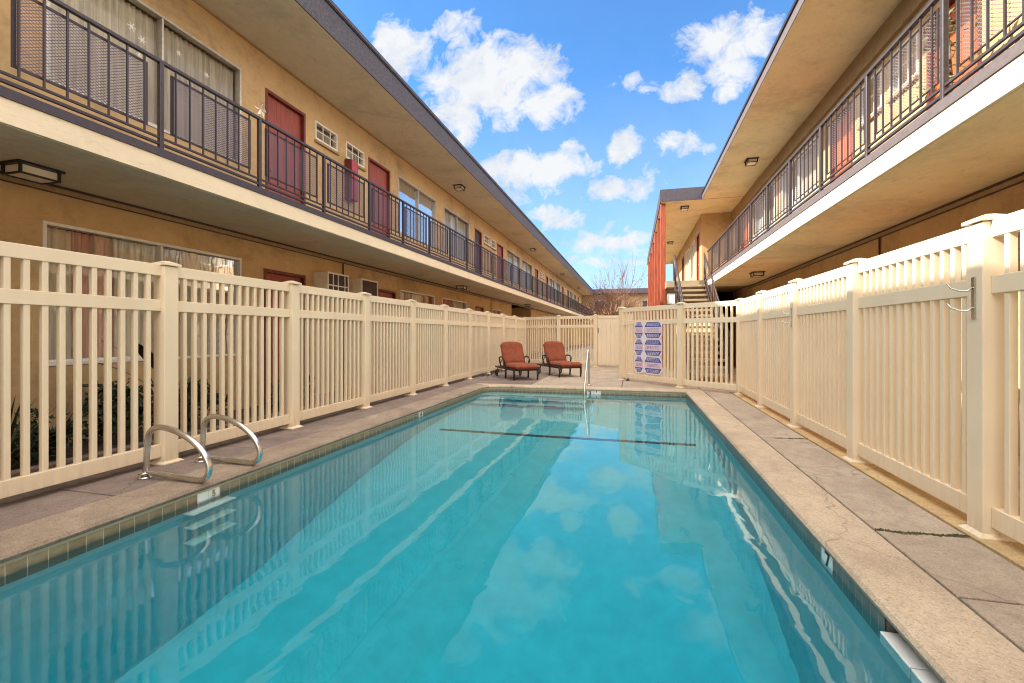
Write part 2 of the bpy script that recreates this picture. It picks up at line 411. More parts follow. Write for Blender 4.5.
coping('pool_coping',arcL[4:]+[(PX0+.03,PY0-.3)],[(x0o,y1o)]+[(x0o,PY1+.1-i*.12) for i in range(0,3)]+[(x0o,arcL[-1][1])]+[(x0o,PY0-.3)],M['copingL'])
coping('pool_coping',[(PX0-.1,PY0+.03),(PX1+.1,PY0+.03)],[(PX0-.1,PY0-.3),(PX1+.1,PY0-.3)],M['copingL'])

def slab(x0,x1,y0,y1,m,name='deck_slab'):
    g=.008; return S(MB().box(x0+g,x1-g,y0+g,y1-g,-.12,.0).build(name,m,None,.006))
jr=[-6,-1.0,.9,2.57,3.33,5.97,8.5,10.42]
for a,b in zip(jr,jr[1:]): slab(x1o+.012,1.93,a,b,M['deckR'])
for a,b in zip(jr,jr[1:]): slab(2.9,XWR-.01,a,b,M['deckR'])
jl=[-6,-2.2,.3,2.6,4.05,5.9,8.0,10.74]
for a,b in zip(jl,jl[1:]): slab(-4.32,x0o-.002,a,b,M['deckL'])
S(MB().box(1.938,2.17,-6,10.3,-.12,.006).build('fence_base_strip',M['basestrip'],None,.004))  # yellowish strip along the foot of the right fence
for a,b in zip(jr,jr[1:]): slab(2.178,2.9,a,b,M['deckR'])
# far deck: slabs between the pool and the back fence
for a,b in ((10.42,12.6),(12.6,15.2),(15.2,18.9)):
    slab(x1o+.002,2.9,a,b,M['deckR']); slab(2.9,XWR-.01,a,b,M['deckR'])
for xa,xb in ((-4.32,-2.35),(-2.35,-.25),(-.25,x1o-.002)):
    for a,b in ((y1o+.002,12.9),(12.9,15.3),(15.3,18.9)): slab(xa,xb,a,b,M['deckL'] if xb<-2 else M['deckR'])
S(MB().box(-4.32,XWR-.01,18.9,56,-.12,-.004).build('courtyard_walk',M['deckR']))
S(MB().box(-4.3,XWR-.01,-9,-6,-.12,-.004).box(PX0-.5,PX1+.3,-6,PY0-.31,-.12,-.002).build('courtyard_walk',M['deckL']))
# moss in two joints
def moss(x0,x1,y,n,name='moss'):
    b=MB()
    for i in range(n):
        x=random.uniform(x0,x1); yy=y+random.gauss(0,.007)+.02*math.sin(x*7); yy+=.006*math.sin(x*31); r=random.uniform(.003,.010)*(1.3 if random.random()<.3 else .8); h=random.uniform(.002,.010)
        a=random.uniform(0,6); 
        b.add([(x+r*math.cos(a),yy+r*math.sin(a),0),(x+r*math.cos(a+2.1),yy+r*math.sin(a+2.1),0),(x+r*math.cos(a+4.2),yy+r*math.sin(a+4.2),0),(x+random.gauss(0,.004),yy,h)],[(0,1,3),(1,2,3),(2,0,3)])
    o=b.build(name,M['moss']); o['kind']='stuff'; T(o,'thin line of dark green moss growing in the concrete joint %s'%('by the near right fence post' if y<4 else 'of the right deck further away'),'moss')
moss(x1o+.02,1.93,3.33,420); moss(x1o+.15,1.93,5.97,200)
b=MB()
for i in range(260):
    x=random.uniform(-4.2,-3.95); y=random.uniform(12.4,14.9); h=random.uniform(.02,.07); a=random.uniform(0,3)
    b.add([(x,y,0),(x+.015*math.cos(a),y+.015*math.sin(a),0),(x+random.gauss(0,.02),y+random.gauss(0,.02),h)],[(0,1,2)])
o=b.build('weeds',M['leaf']); o['kind']='stuff'; T(o,'small green weeds along the left fence foot behind the chaise','weeds')
# planting bed left
S(MB().box(-5.97,-4.86,-6,22,-.10,.02).build('planting_bed',M['soil']))
S(MB().box(-4.85,-4.74,-6,22,-.10,.10).build('bed_kerb',M['deckL'],None,.008))
S(MB().box(-4.735,-4.325,-6,22,-.10,-.003).build('side_path',M['deckL']))
S(MB().box(-5.97,-4.325,22.01,56,-.10,-.003).build('side_path',M['deckL']))

# ------------------------------------------------------------------ cream vinyl fences
def fence(root,pts,inward,solid=False,skip_last_post=False,first_post=True,screws=True):
    """pts: post centres; inward = unit normal to the pool side"""
    inward=Vector(inward)
    for i,p in enumerate(pts):
        if (i==0 and not first_post) or (i==len(pts)-1 and skip_last_post): continue
        if i<len(pts)-1: d=(Vector(pts[i+1])-Vector(p)).normalized()
        else: d=(Vector(p)-Vector(pts[i-1])).normalized()
        ang=math.atan2(d.y,d.x); Mx=Matrix.Translation((p[0],p[1],0))@Matrix.Rotation(ang,4,'Z')
        h=.0675
        po=MB().box(-h,h,-h,h,0,1.86,Mx).build('post',M['vinyl'],root,.005)
        c=MB().box(-.085,.085,-.085,.085,1.865,1.885,Mx)
        c.add([Mx@Vector(v) for v in ((-.085,-.085,1.886),(.085,-.085,1.886),(.085,.085,1.886),(-.085,.085,1.886),(-.02,-.02,1.912),(.02,-.02,1.912),(.02,.02,1.912),(-.02,.02,1.912))],[(0,1,5,4),(1,2,6,5),(2,3,7,6),(3,0,4,7),(4,5,6,7)])
        c.build('post_cap',M['vinyl'],po,.002)
        f=MB(); g=.098
        f.add([Mx@Vector(v) for v in ((-g,-g,0.002),(g,-g,0.002),(g,g,0.002),(-g,g,0.002),(-g,-g,.012),(g,-g,.012),(g,g,.012),(-g,g,.012),(-.07,-.07,.03),(.07,-.07,.03),(.07,.07,.03),(-.07,.07,.03))],[(0,3,2,1),(0,1,5,4),(1,2,6,5),(2,3,7,6),(3,0,4,7),(4,5,9,8),(5,6,10,9),(6,7,11,10),(7,4,8,11),(8,9,10,11)])
        f.build('post_base',M['vinyl'],po)
    for a,b in zip(pts,pts[1:]):
        a=Vector(a);b=Vector(b);d=b-a;L=d.length;ang=math.atan2(d.y,d.x)
        Mx=Matrix.Translation((a.x,a.y,0))@Matrix.Rotation(ang,4,'Z')
        e=.068; t=.027
        MB().box(e,L-e,-t,t,1.765,1.87,Mx).build('top_rail',M['vinyl'],root,.004)
        MB().box(e,L-e,-t,t,.07,.19,Mx).build('bottom_rail',M['vinyl'],root,.004)
        if not solid:
            MB().box(e,L-e,-t,t,1.435,1.54,Mx).build('middle_rail',M['vinyl'],root,.004)
            span=L-2*e; k=max(2,round(span/.1115)-1); pk=MB()
            for j in range(k):
                c=e+(j+1)*span/(k+1)+random.gauss(0,.0008)
                pk.box(c-.019,c+.019,-.021,.021,.16,1.435,Mx); pk.box(c-.019,c+.019,-.021,.021,1.54,1.768,Mx)
            pk.build('pickets',M['vinyl'],root,.003,1)
        else:
            span=L-2*e; k=max(2,round(span/.15)); pk=MB()
            for j in range(k):
                x=e+j*span/k; pk.box(x+.002,x+span/k-.002,-.014,.014,.19,1.765,Mx)
            pk.build('board_panel',M['vinyl'],root,.003,1)
FL=-4.22
fl=empty('picket_fence','long cream vinyl picket fence along the left side of the pool','fence',(FL,3.39,0))
fl2=[(FL,3.39+1.65*k) for k in range(-4,10)]
def rebase(root):
    bpy.context.view_layer.update()
    for ch in root.children: ch.matrix_parent_inverse=root.matrix_world.inverted()
fence(fl,fl2,(1,0)); fl.scale=(1,1,.983)
for c in fl.children: c.matrix_parent_inverse=Matrix.Translation((-FL,-3.39,0))
fr=empty('picket_fence','long cream vinyl picket fence on the right of the pool, upper edge in sun','fence',(2.05,3.4,0))
frp=[(2.05,3.4+1.66*k) for k in range(-4,4)]+[(2.06,10.06)]
fence(fr,frp,(-1,0))
for c in fr.children: c.matrix_parent_inverse=Matrix.Translation((-2.05,-3.4,0))
def rooted(root):
    l=root.location.copy()
    for c in root.children: c.matrix_parent_inverse=Matrix.Translation(-l)
fb=empty('picket_fence','short cream picket fence across the far end behind the two orange chaises','fence',(-2.7,17.6,0))
fence(fb,[(FL,3.39+1.65*9),(-2.72,17.5),(-1.32,17.25)],(0,-1),first_post=False); rooted(fb)
fg=empty('solid_gate','plain boarded cream vinyl gate at the far end right of the orange chaises','gate',(-.8,17.2,0))
fence(fg,[(-1.32,17.25),(-.1,17.15)],(0,-1),solid=True,first_post=False); 
MB().box(-1.235,-1.215,17.17,17.20,1.25,1.42).build('gate_latch',M['black'],fg); rooted(fg)
fd=empty('picket_gate','angled cream picket panels in the far right corner before the stairs','fence',(1.0,10.95,0))
fence(fd,[(2.06,10.06),(1.04,10.98),(-.27,12.5)],(-.7,-.7),first_post=False)
MB().tube([(-.12,12.28,.06),(-.16,12.26,.0)],.02,8).tube([(-.12,12.28,.06),(-.1,12.2,.01)],.012,8).build('drop_bolt',M['black'],fd)
rooted(fd)

# safety sign on the angled panel
d=(Vector((1.04,10.98))-Vector((-.27,12.5))).normalized(); nrm=Vector((-d.y,d.x)); 
if nrm.y>0: nrm=-nrm
org=Vector((-.27,12.5)); Lp=(Vector((1.04,10.98))-org).length
SM=Matrix.Identity(4)
for j,vv in enumerate((Vector((d.x,d.y,0)),Vector((0,0,1)),Vector((nrm.x,nrm.y,0)))):
    for i in range(3): SM[i][j]=vv[i]
SM=SM@Matrix.Diagonal((1.1,1.09,1,1))
SM.translation=Vector((org.x,org.y,0))+Vector((nrm.x,nrm.y,0))*.034
sg=empty('safety_sign','blue and white sign board with octagon shapes on the angled cream fence panel','sign',SM.translation+Vector((d.x*.7,d.y*.7,.9)))
def octo(cx,cz,w,h,c): return [(cx-w/2+c,cz-h/2),(cx+w/2-c,cz-h/2),(cx+w/2,cz-h/2+c),(cx+w/2,cz+h/2-c),(cx+w/2-c,cz+h/2),(cx-w/2+c,cz+h/2),(cx-w/2,cz+h/2-c),(cx-w/2,cz-h/2+c)]
sx0=.455; bw=MB(); bl=MB(); pk=MB()
rows=[1.19,.80,.41]
bw.box(sx0+.06,sx0+.82,.25,1.35,.0,.003,SM)
sb=bw.build('sign_board',M['signwhite'],sg)
def trap(cx,z0,z1,w0,w1): return [(cx-w0/2,z0),(cx+w0/2,z0),(cx+w1/2,z1),(cx-w1/2,z1)]
for rz in rows:
    for cx,ow,w_ in ((sx0+.155,.31,.27),(sx0+.60,.56,.52)):
        pn=MB().prism(octo(cx,rz,ow,.40,.08),.0032,.0046,SM).build('sign_panel',M['signwhite'],sg)
        MB().prism(trap(cx,rz+.065,rz+.175,w_,w_-.15),.0048,.0056,SM).build('blue_field',M['signblue'],pn)
        MB().prism(trap(cx,rz-.175,rz-.065,w_-.15,w_),.0048,.0056,SM).build('blue_field',M['signblue'],pn)
        MB().box(cx-w_/2,cx+w_/2,rz-.058,rz+.058,.0048,.0054,SM).build('pink_field',M['signpink'],pn)
        il=MB(); wl=MB()
        for q in (.025,0,-.025,.1,.125,.15,-.1,-.125,-.15):
            ww=w_*.72; x=cx-ww/2; tgt=il if abs(q)<.05 else wl
            while x<cx+ww/2-.01:
                l_=random.uniform(.02,.05); tgt.box(x,min(x+l_,cx+ww/2),rz+q-.005,rz+q+.005,.0057,.0063,SM); x+=l_+.016
        il.build('lettering',M['signblue'],pn); wl.build('lettering',M['signwhite'],pn)
rooted(sg)

# towel hooks on the right fence posts
def hook(y,lab):
    t=empty('towel_hook',lab,'hook',(1.98,y,1.42),0,'steel double hooks on the right fence posts')
    MB().box(-.006,0.002,-.012,.012,-.13,.12).build('back_plate',M['steel'],t)
    for z in (.06,-.06):
        MB().tube([(-.004,0,z),(-.03,.0,z-.02),(-.06,.02,z-.018),(-.085,.05,z+.0),(-.095,.07,z+.03)],.005,8).build('hook_arm',M['steel'],t)
hook(3.40,'double steel towel hook on the nearest tall post of the right fence')
hook(6.72,'small double steel towel hook further along the right fence')

# ------------------------------------------------------------------ buildings
def wall_x(xf,s,y0,y1,z0,z1,ops,name,m,parent,th=.22):
    """wall with its face at xf, body away from the court (s=-1 left, +1 right); ops = list of (y0,y1,z0,z1)"""
    b=MB(); ops=sorted(ops); cur=y0; xa,xb=xf,xf+s*th
    for (a,c,e,f) in ops:
        if a>cur: b.box(xa,xb,cur,a,z0,z1)
        if e>z0: b.box(xa,xb,a,c,z0,e)
        if f<z1: b.box(xa,xb,a,c,f,z1)
        cur=c
    if cur<y1: b.box(xa,xb,cur,y1,z0,z1)
    return b.build(name,m,parent)
def curtain_mesh(xf,s,y0,y1,z0,z1,amp=.02,per=.07,dx=.14):
    b=MB(); k=max(4,int((y1-y0)/per*4)); vs=[];fs=[]
    ph=random.random()*6
    for i in range(k+1):
        y=y0+(y1-y0)*i/k; x=xf+s*(dx+amp*math.sin(ph+i*math.pi/2+.6*math.sin(i*.37)))
        vs+=[(x,y,z0),(x,y,z1)]
    for i in range(k): fs.append((2*i,2*i+2,2*i+3,2*i+1))
    b.add(vs,fs,True); return b
def window(parent,xf,s,y0,y1,z0,z1,kind,split=None,grid=None,fm='white',label=None,stickers=False):
    f=MB(); t=.035; p=.012
    xa=xf-s*p; xb=xf+s*.09
    f.box(xa,xb,y0,y1,z0,z0+t).box(xa,xb,y0,y1,z1-t,z1).box(xa,xb,y0,y0+t,z0+t,z1-t).box(xa,xb,y1-t,y1,z0+t,z1-t)
    if split: 
        ym=y0+(y1-y0)*split; f.box(xa+s*.01,xb,ym-.014,ym+.014,z0+t,z1-t)
        f.box(xf+s*.03,xf+s*.055,y0+t,ym-.022,z0+t,z0+t+.03)
    if grid:
        ny,nz=grid
        for i in range(1,ny): yy=y0+(y1-y0)*i/ny; f.box(xa,xa+s*.014,yy-.009,yy+.009,z0+t,z1-t)
        for i in range(1,nz): zz=z0+(z1-z0)*i/nz; f.box(xa+s*.002,xa+s*.012,y0+t,y1-t,zz-.009,zz+.009)
    w_=f.build('window',M[fm],parent,.002,1)
    if label: w_['label']=label
    g=MB(); xg=xf+s*.05; g.quad((xg,y0+t,z0+t),(xg,y1-t,z0+t),(xg,y1-t,z1-t),(xg,y0+t,z1-t)); g.build('pane',M['glass'],w_)
    if kind is not None:
        parts=kind if isinstance(kind,list) else [(0,1,kind)]
        for a,c,km in parts:
            curtain_mesh(xf,s,y0+t+(y1-y0-2*t)*a,y0+t+(y1-y0-2*t)*c,z0+t,z1-t).build('curtain',M[km],w_)
    MB().box(xf+s*.20,xf+s*.215,y0,y1,z0,z1).build('dark_room',M['dark'],w_)
    if stickers:
        st=MB()
        for (yy,zz,r) in ((4.40,5.02,.055),(4.53,4.93,.05),(4.49,4.72,.035),(5.02,5.05,.04),(5.45,4.98,.04)):
            for k in range(3):
                a=k*math.pi/3; dy,dz=math.cos(a)*r,math.sin(a)*r; ny_,nz_=-math.sin(a)*.006,math.cos(a)*.006
                st.add([(xg-s*(.003+.0005*k),yy-dy-ny_,zz-dz-nz_),(xg-s*(.003+.0005*k),yy+dy-ny_,zz+dz-nz_),(xg-s*(.003+.0005*k),yy+dy+ny_,zz+dz+nz_),(xg-s*(.003+.0005*k),yy-dy+ny_,zz-dz+nz_)],[(0,1,2,3)])
        st.build('window_sticker',M['white'],w_)
    return w_
def door(parent,xf,s,y0,y1,z0,z1,m='door',label=None):
    d_=MB().box(xf+s*.06,xf+s*.10,y0+.05,y1-.05,z0,z1-.05).build('door',M[m],parent,.003,1)
    if label: d_['label']=label
    f=MB(); p=.012
    f.box(xf-s*p,xf+s*.12,y0,y0+.05,z0,z1).box(xf-s*p,xf+s*.12,y1-.05,y1,z0,z1).box(xf-s*p,xf+s*.12,y0+.05,y1-.05,z1-.05,z1)
    f.build('door_frame',M['doorframe'],d_)
    MB().box(xf+s*.12,xf+s*.2,y0,y1,z0,z1).build('door_back',M['dark'],d_)
    h=MB(); hx=xf+s*.06
    h.tube([(hx,y0+.13,z0+1.0),(hx-s*.05,y0+.13,z0+1.0)],.012,8).lathe([(0,-.028),(.02,-.02),(.028,0),(.02,.02),(0,.028)],(hx-s*.06,y0+.13,z0+1.0),10)
    h.build('door_handle',M['steel'],d_)
    return d_
FZ=3.03   # upper floor level
RZ=5.91   # roof soffit
SZ=2.80   # balcony soffit

def railing(parent,xf,s,y0,y1,step,ystart,rm,sm,screens_to=99,fw=.03,fz=.022):
    rl=MB(); z0=3.19; zt=3.965
    rl.box(xf-.022,xf+.022,y0,y1,zt-.018,zt+.012)
    rl.box(xf-.01,xf+.01,y0,y1,3.18,3.20).box(xf-.014,xf+.014,y0,y1,3.115,3.14)
    y=ystart; posts=[]
    while y>y0+step: y-=step
    while y<y1: posts.append(y); y+=step
    for a in posts:
        for j in range(1,8):
            q=a+j*step/8
            if q<y1: rl.box(xf-.007,xf+.007,q-.007,q+.007,3.19,3.95)
    r_=rl.build('balcony_railing',rm,parent)
    for a in posts: MB().box(xf-.021,xf+.021,a-.021,a+.021,3.07,3.955).build('rail_post',rm,r_,.003,1)
    for a in posts:
        if a+step>y1 or a>screens_to: break
        xs=xf-s*.03; ya,yb=a+.13,a+step-.11; za,zb=3.275,3.90
        fr_=MB().box(xs-.006,xs+.006,ya,yb,za,za+fz).box(xs-.006,xs+.006,ya,yb,zb-fz,zb).box(xs-.006,xs+.006,ya,ya+fw,za+fz,zb-fz).box(xs-.006,xs+.006,yb-fw,yb,za+fz,zb-fz)
        sf=fr_.build('screen_frame',rm,r_)
        MB().quad((xs,ya+.02,za+.02),(xs,yb-.02,za+.02),(xs,yb-.02,zb-.02),(xs,ya+.02,zb-.02)).build('mesh_screen',sm,r_)
    return r_

# ---- left wing
LB=empty('apartment_building','long two storey tan apartment wing left of the pool with dark purple roof edge','building',(-9,20,0))
W='wallL'
upL=[(3.50,6.02,3.86,5.38),(6.52,7.50,FZ,5.33),(7.78,8.48,5.0,5.35),(8.78,9.48,5.0,5.36),(9.66,10.66,FZ,5.34)]
items=[('w',3.50,6.02,3.86,5.38),('d',6.52,7.50),('s',7.78,8.48),('s',8.78,9.48),('d',9.66,10.66),('w',11.08,13.5),('w',14.16,16.55),('dd',17.2,18.05),('s',18.38,19.2),('s',19.44,20.05),('d',20.3,21.3),('w',22.0,24.7),('w',25.2,27.85),('d',28.76,29.7),('s',30.3,31.0),('s',31.3,31.9),('d',32.5,33.4),('w',33.9,36.3),('w',36.9,39.2),('d',40.2,41.1),('s',41.8,42.5),('d',43.6,44.6),('w',45.2,47.6),('w',48.2,50.6),('d',52,53)]
pre=[('d',-2.2,-1.2),('w',-.6,1.9)]
ops=[]
for it in pre+items:
    k,a,b=it[:3]
    if k=='w': ops.append((a,b,3.86,5.38))
    elif k=='s': ops.append((a,b,5.0,5.36))
    else: ops.append((a,b,3.0,5.34))
wall_x(XWL,-1,-8,56,3.0,RZ,ops,'upper_wall',M[W],LB)
ck=['curtain','curtainwhite','curtaingrey','curtain']
wi=0
for it in pre+items:
    k,a,b=it[:3]
    if k=='w':
        if abs(a-3.5)<.01: kind=[(0,.62,'curtainwhite'),(.62,1,'curtaingrey')]
        elif wi%2==0: kind=[(0,.5,'curtaingrey'),(.5,1,'curtainwhite')]
        else: kind=[(0,.35,'curtaingrey'),(.35,.6,'curtainwhite'),(.6,1,'curtaingrey')]
        if abs(a-3.5)<.01: kind=[(0,.5,'curtain'),(.5,1,'curtaingrey')]
        window(LB,XWL,-1,a,b,3.86,5.38,kind,.5,None,'alu',stickers=abs(a-3.5)<.01); wi+=1
    elif k=='s': window(LB,XWL,-1,a,b,5.0,5.36,'curtaingrey',None,(3,2)); MB().box(XWL,XWL+.05,a-.02,b+.02,4.93,4.975).build('window_sill',M['trim'],LB)
    elif k=='d': door(LB,XWL,-1,a,b,3.0,5.34)
    else: door(LB,XWL,-1,a,b,3.0,5.34,'doordark','dark brown screen door')
# lower wall with a passage
lo=[('w',3.47,6.02,.86,2.39),('d',6.48,7.50),('d',10.05,10.95),('w',11.2,13.4,1.3,2.38),('w',14.0,16.3,1.3,2.38),('d',17.3,18.3),('w',19.6,20.9,1.4,2.3)]
ops=[]
for it in lo: ops.append((it[1],it[2],it[3],it[4]) if it[0]=='w' else (it[1],it[2],0.0,2.30))
ops+= [(-.6,1.9,.86,2.39)]
wall_x(XWL,-1,-8,22.9,-.1,SZ,ops,'lower_wall',M[W],LB)
wall_x(XWL,-1,27.5,56,-.1,SZ,[(30,31,0,2.3),(33,35,.9,2.3),(37,38,0,2.3)],'lower_wall',M[W],LB)
door(LB,XWL,-1,30,31,0,2.3); window(LB,XWL,-1,33,35,.9,2.3,'curtaingrey',.5); door(LB,XWL,-1,37,38,0,2.3)
wall_x(-9,-1,22.9,27.5,-.1,SZ,[],'passage_wall',M[W],LB); MB().box(XWL-.23,-9,22.68,22.9,-.1,SZ).box(XWL-.23,-9,27.5,27.72,-.1,SZ).build('passage_wall',M[W],LB)
window(LB,XWL,-1,-.6,1.9,.86,2.39,'curtain',.5)
window(LB,XWL,-1,3.47,6.02,.86,2.39,[(0,.12,'curtain'),(.12,.3,'curtainred'),(.3,.52,'curtain'),(.52,1,'curtaingrey')],.5,None,'white')
door(LB,XWL,-1,6.48,7.50,0,2.30); door(LB,XWL,-1,10.05,10.95,0,2.30); door(LB,XWL,-1,17.3,18.3,0,2.30)
window(LB,XWL,-1,11.2,13.4,1.3,2.38,[(0,.66,'curtaingrey'),(.66,1,'curtainorange')],.72)
window(LB,XWL,-1,14.0,16.3,1.3,2.38,[(0,.4,'curtainorange'),(.4,1,'curtaingrey')],.45)
window(LB,XWL,-1,19.6,20.9,1.4,2.3,[(0,.3,'curtainwhite'),(.3,1,'curtaingrey')],.5)
# slab, fascia bands, roof
MB().box(XFL,XWL-.1,-8,56,SZ,2.99).build('balcony_slab',M['cream'],LB)
MB().box(XFL+.012,XWL-.05,-8,56,2.992,3.07).build('slab_edge_band',M['purple'],LB)
MB().box(XFL-.03,XWL,-8,56,SZ-.006,SZ-.001).build('balcony_soffit',M['soffit'],LB)
MB().box(XWL,XWL+.02,-8,56,2.70,2.712).box(XWL,XWL+.02,-8,56,SZ-.035,SZ-.008).build('soffit_conduit',M['doordark'],LB)
MB().box(XWL,XWL+.014,-8,56,2.712,2.765).build('wall_trim',M['trim'],LB)
MB().tube([(XWL+.02,8.66,0),(XWL+.02,8.66,2.7)],.014,6).tube([(XWL+.02,19.3,0),(XWL+.02,19.3,2.7)],.014,6).build('conduit_pipe',M['doordark'],LB)
MB().box(XFL,-12,-8,57,RZ+.006,6.36).box(XFL+.03,-12,-8,57,6.385,6.45).build('roof',M['fascia'],LB)
MB().box(XFL+.02,-12,-8,57,6.36,6.385).build('roof_gap',M['black'],LB)
MB().box(XFL-.02,XWL-.1,-8,57,RZ,RZ+.005).build('roof_soffit',M['soffit'],LB)
MB().box(XWL,XWL+.025,-8,56,RZ-.03,RZ-.001).build('cornice_trim',M['trim'],LB)
MB().box(-12,-11.8,-8,56,-.1,RZ).box(XWL-.22,-12,-8,-7.8,-.1,RZ).box(XWL-.22,-12,55.8,56,-.1,RZ).build('outer_wall',M[W],LB)
railing(LB,XFL-.03,1,-7.9,55.9,1.287,3.67,M['rail'],M['screenL'],30)
rooted(LB)
# red box on the wall
t=empty('wall_cabinet','tall narrow red box fixed to the upper left wall under a small gridded window','cabinet',(XWL,8.86,4.08))
MB().box(0,.16,-.13,.13,0,.86).build('cabinet_body',M['doorframe'],t,.006); MB().box(.16,.175,-.115,.115,.02,.84).build('cabinet_door',M['rust'],t,.004)
# pinwheel on rail
t=empty('rail_ornament','white pinwheel shaped ornament on top of the left balcony railing by the red door','ornament',(XFL-.03,4.97,3.97))
b=MB()
for k in range(6):
    a=k*math.pi/3; b.add([(0,0,.12),(.005,math.cos(a)*.10,.12+math.sin(a)*.10),(.02,math.cos(a+.35)*.07,.12+math.sin(a+.35)*.07)],[(0,1,2)])
b.build('petals',M['white'],t); MB().tube([(0,0,0),(0,0,.12)],.004,6).build('stem',M['white'],t)
# window air conditioners on lower left wall
def acunit(y0,y1,lab,gridm):
    t=empty('air_conditioner',lab,'air conditioner',(XWL,(y0+y1)/2,2.15),0,'box shaped units on the lower left wall'); w2=(y1-y0)/2
    MB().box(0.002,.30,-w2,w2,-.25,.25).build('housing',M['trim'] if 0 else M['cream'],t,.006)
    f=MB(); x=.302; t_=.03
    f.box(x,x+.02,-w2,w2,-.25,-.25+t_).box(x,x+.02,-w2,w2,.25-t_,.25).box(x,x+.02,-w2,-w2+t_,-.22,.22).box(x,x+.02,w2-t_,w2,-.22,.22)
    if gridm:
        for q in (-.33,0,.45): f.box(x,x+.015,q*w2*1.4-.01,q*w2*1.4+.01,-.22,.22)
        f.box(x+.001,x+.014,-w2+t_,w2-t_,-.01,.01)
    f.build('front_frame',M['white'],t)
    g=MB(); g.box(x-.001,x+.003,-w2+t_,w2-t_,-.22,.22)
    for k in range(9): g.box(x+.003,x+.01,-w2+t_,w2-t_,-.2+k*.047,-.19+k*.047)
    g.build('grille',M['doordark'],t)
acunit(7.73,8.42,'cream box air conditioner with white gridded front, nearer to the red lower door','g')
acunit(8.88,9.55,'cream box air conditioner with dark louvred front on the lower left wall',None)

# ---- right wing
RB=empty('apartment_building','long two storey tan apartment wing right of the pool with sunlit balcony and outside stairs','building',(7,10,0))
itR=[('d',-2.2,-1.2),('w',-.6,1.9),('w',2.9,5.5),('d',6.28,7.26),('s',7.46,8.16),('s',8.40,9.1),('d',9.4,10.35),('w',11.0,13.4),('w',14.0,16.4),('d',17.0,18.0)]
ops=[]
for k,a,b in itR: ops.append((a,b,3.86,5.34) if k=='w' else (a,b,4.72,5.34) if k=='s' else (a,b,3.0,5.3))
wall_x(XWR,1,-8,19.5,3.0,RZ,ops,'upper_wall',M[W],RB)
for k,a,b in itR:
    if k=='w': window(RB,XWR,1,a,b,3.86,5.34,[(0,.5,'curtaingrey'),(.5,1,'curtainwhite')],.5)
    elif k=='s': window(RB,XWR,1,a,b,4.72,5.34,'curtainwhite',None,(3,2)); MB().box(XWR,XWR-.05,a-.02,b+.02,4.65,4.695).build('window_sill',M['trim'],RB)
    else: door(RB,XWR,1,a,b,3.0,5.3,'doorlit')
loR=[('w',-2,1.2),('w',2.4,4.9),('d',6.7,7.6),('w',9,11),('d',12,13)]
ops=[(a,b,.9,2.3) if k=='w' else (a,b,0,2.35) for k,a,b in loR]
wall_x(XWR,1,-8,19.5,-.1,SZ,ops,'lower_wall',M[W],RB)
for k,a,b in loR:
    if k=='w': window(RB,XWR,1,a,b,.9,2.3,'curtain',.5)
    else: door(RB,XWR,1,a,b,0,2.35,'doorlit')
YE=17.4
MB().box(XFR,XWR+.1,-8,YE-.6,SZ,2.985).build('balcony_slab',M['cream'],RB)
MB().box(XFR-.012,XWR+.05,-8,YE-.6,2.987,3.075).build('slab_edge_band',M['brownband'],RB)
MB().box(XFR+.03,XWR,-8,YE-.6,SZ-.006,SZ-.001).build('balcony_soffit',M['soffitR'],RB)
MB().box(XWR,XWR-.02,-8,17,2.70,2.712).box(XWR,XWR-.02,-8,17,SZ-.035,SZ-.008).build('soffit_conduit',M['doordark'],RB)
MB().box(XWR,XWR-.014,-8,17,2.712,2.765).build('wall_trim',M['trim'],RB)
MB().tube([(XWR-.02,8.44,0),(XWR-.02,8.44,2.7)],.014,6).build('conduit_pipe',M['doorframe'],RB)
MB().box(XFR-.06,12,-8,YE+.02,RZ+.006,6.08).build('roof',M['brownband'],RB)
MB().box(XFR-.085,12,-8,YE+.02,6.082,6.14).build('roof_cap',M['black'],RB)
MB().box(XFR-.05,XWR+.1,-8,YE,RZ,RZ+.005).build('roof_soffit',M['soffitR'],RB)
MB().box(XWR,XWR-.06,-8,19.5,RZ-.34,RZ-.001).build('wall_band',M['trim'],RB)  # darker band along the top of the right upper wall
railing(RB,XFR+.02,-1,-7.9,16.75,1.262,4.49-1.262*4,M['railR'],M['screenR'],99,.014,.012)
# stair block
SX0=.97; SB=33
MB().box(SX0-.03,12,YE+.03,SB,RZ+.006,6.36).build('roof',M['purple'],RB)
MB().box(SX0,12,YE+.04,SB,RZ,RZ+.005).build('roof_soffit',M['soffitR'],RB)
MB().box(2.6,12,19.5,19.72,3.0,RZ-.002).build('end_wall',M[W],RB)
bops=[(20.1,20.9,3.0,5.3),(21.5,22.9,3.7,5.3),(23.6,24.9,3.7,5.3),(26,26.9,3.0,5.3)]
wall_x(2.6,1,19.725,SB,3.0,RZ-.002,bops,'upper_wall',M[W],RB)
door(RB,2.6,1,20.1,20.9,3.0,5.3,'doorlit'); window(RB,2.6,1,21.5,22.9,3.7,5.3,'curtainwhite',.5); window(RB,2.6,1,23.6,24.9,3.7,5.3,'curtainwhite',.5); door(RB,2.6,1,26,26.9,3.0,5.3,'doordark')
wall_x(2.6,1,YE,SB,-.1,SZ,[],'lower_wall',M[W],RB)
MB().box(1.12,2.6,17.0,SB,SZ+.02,FZ+.01).box(2.6,XWR,16.81,19.49,SZ+.02,FZ+.01).build('stair_landing',M['tread'],RB)
MB().box(1.13,1.45,YE+.3,YE+.5,0,SZ+.015).build('landing_pier',M[W],RB)
MB().box(11.8,12,-8,SB,-.1,RZ).box(XWR+.22,12,-8,-7.8,-.1,RZ).box(2.6,12,SB-.2,SB,-.1,RZ-.01).build('outer_wall',M[W],RB)
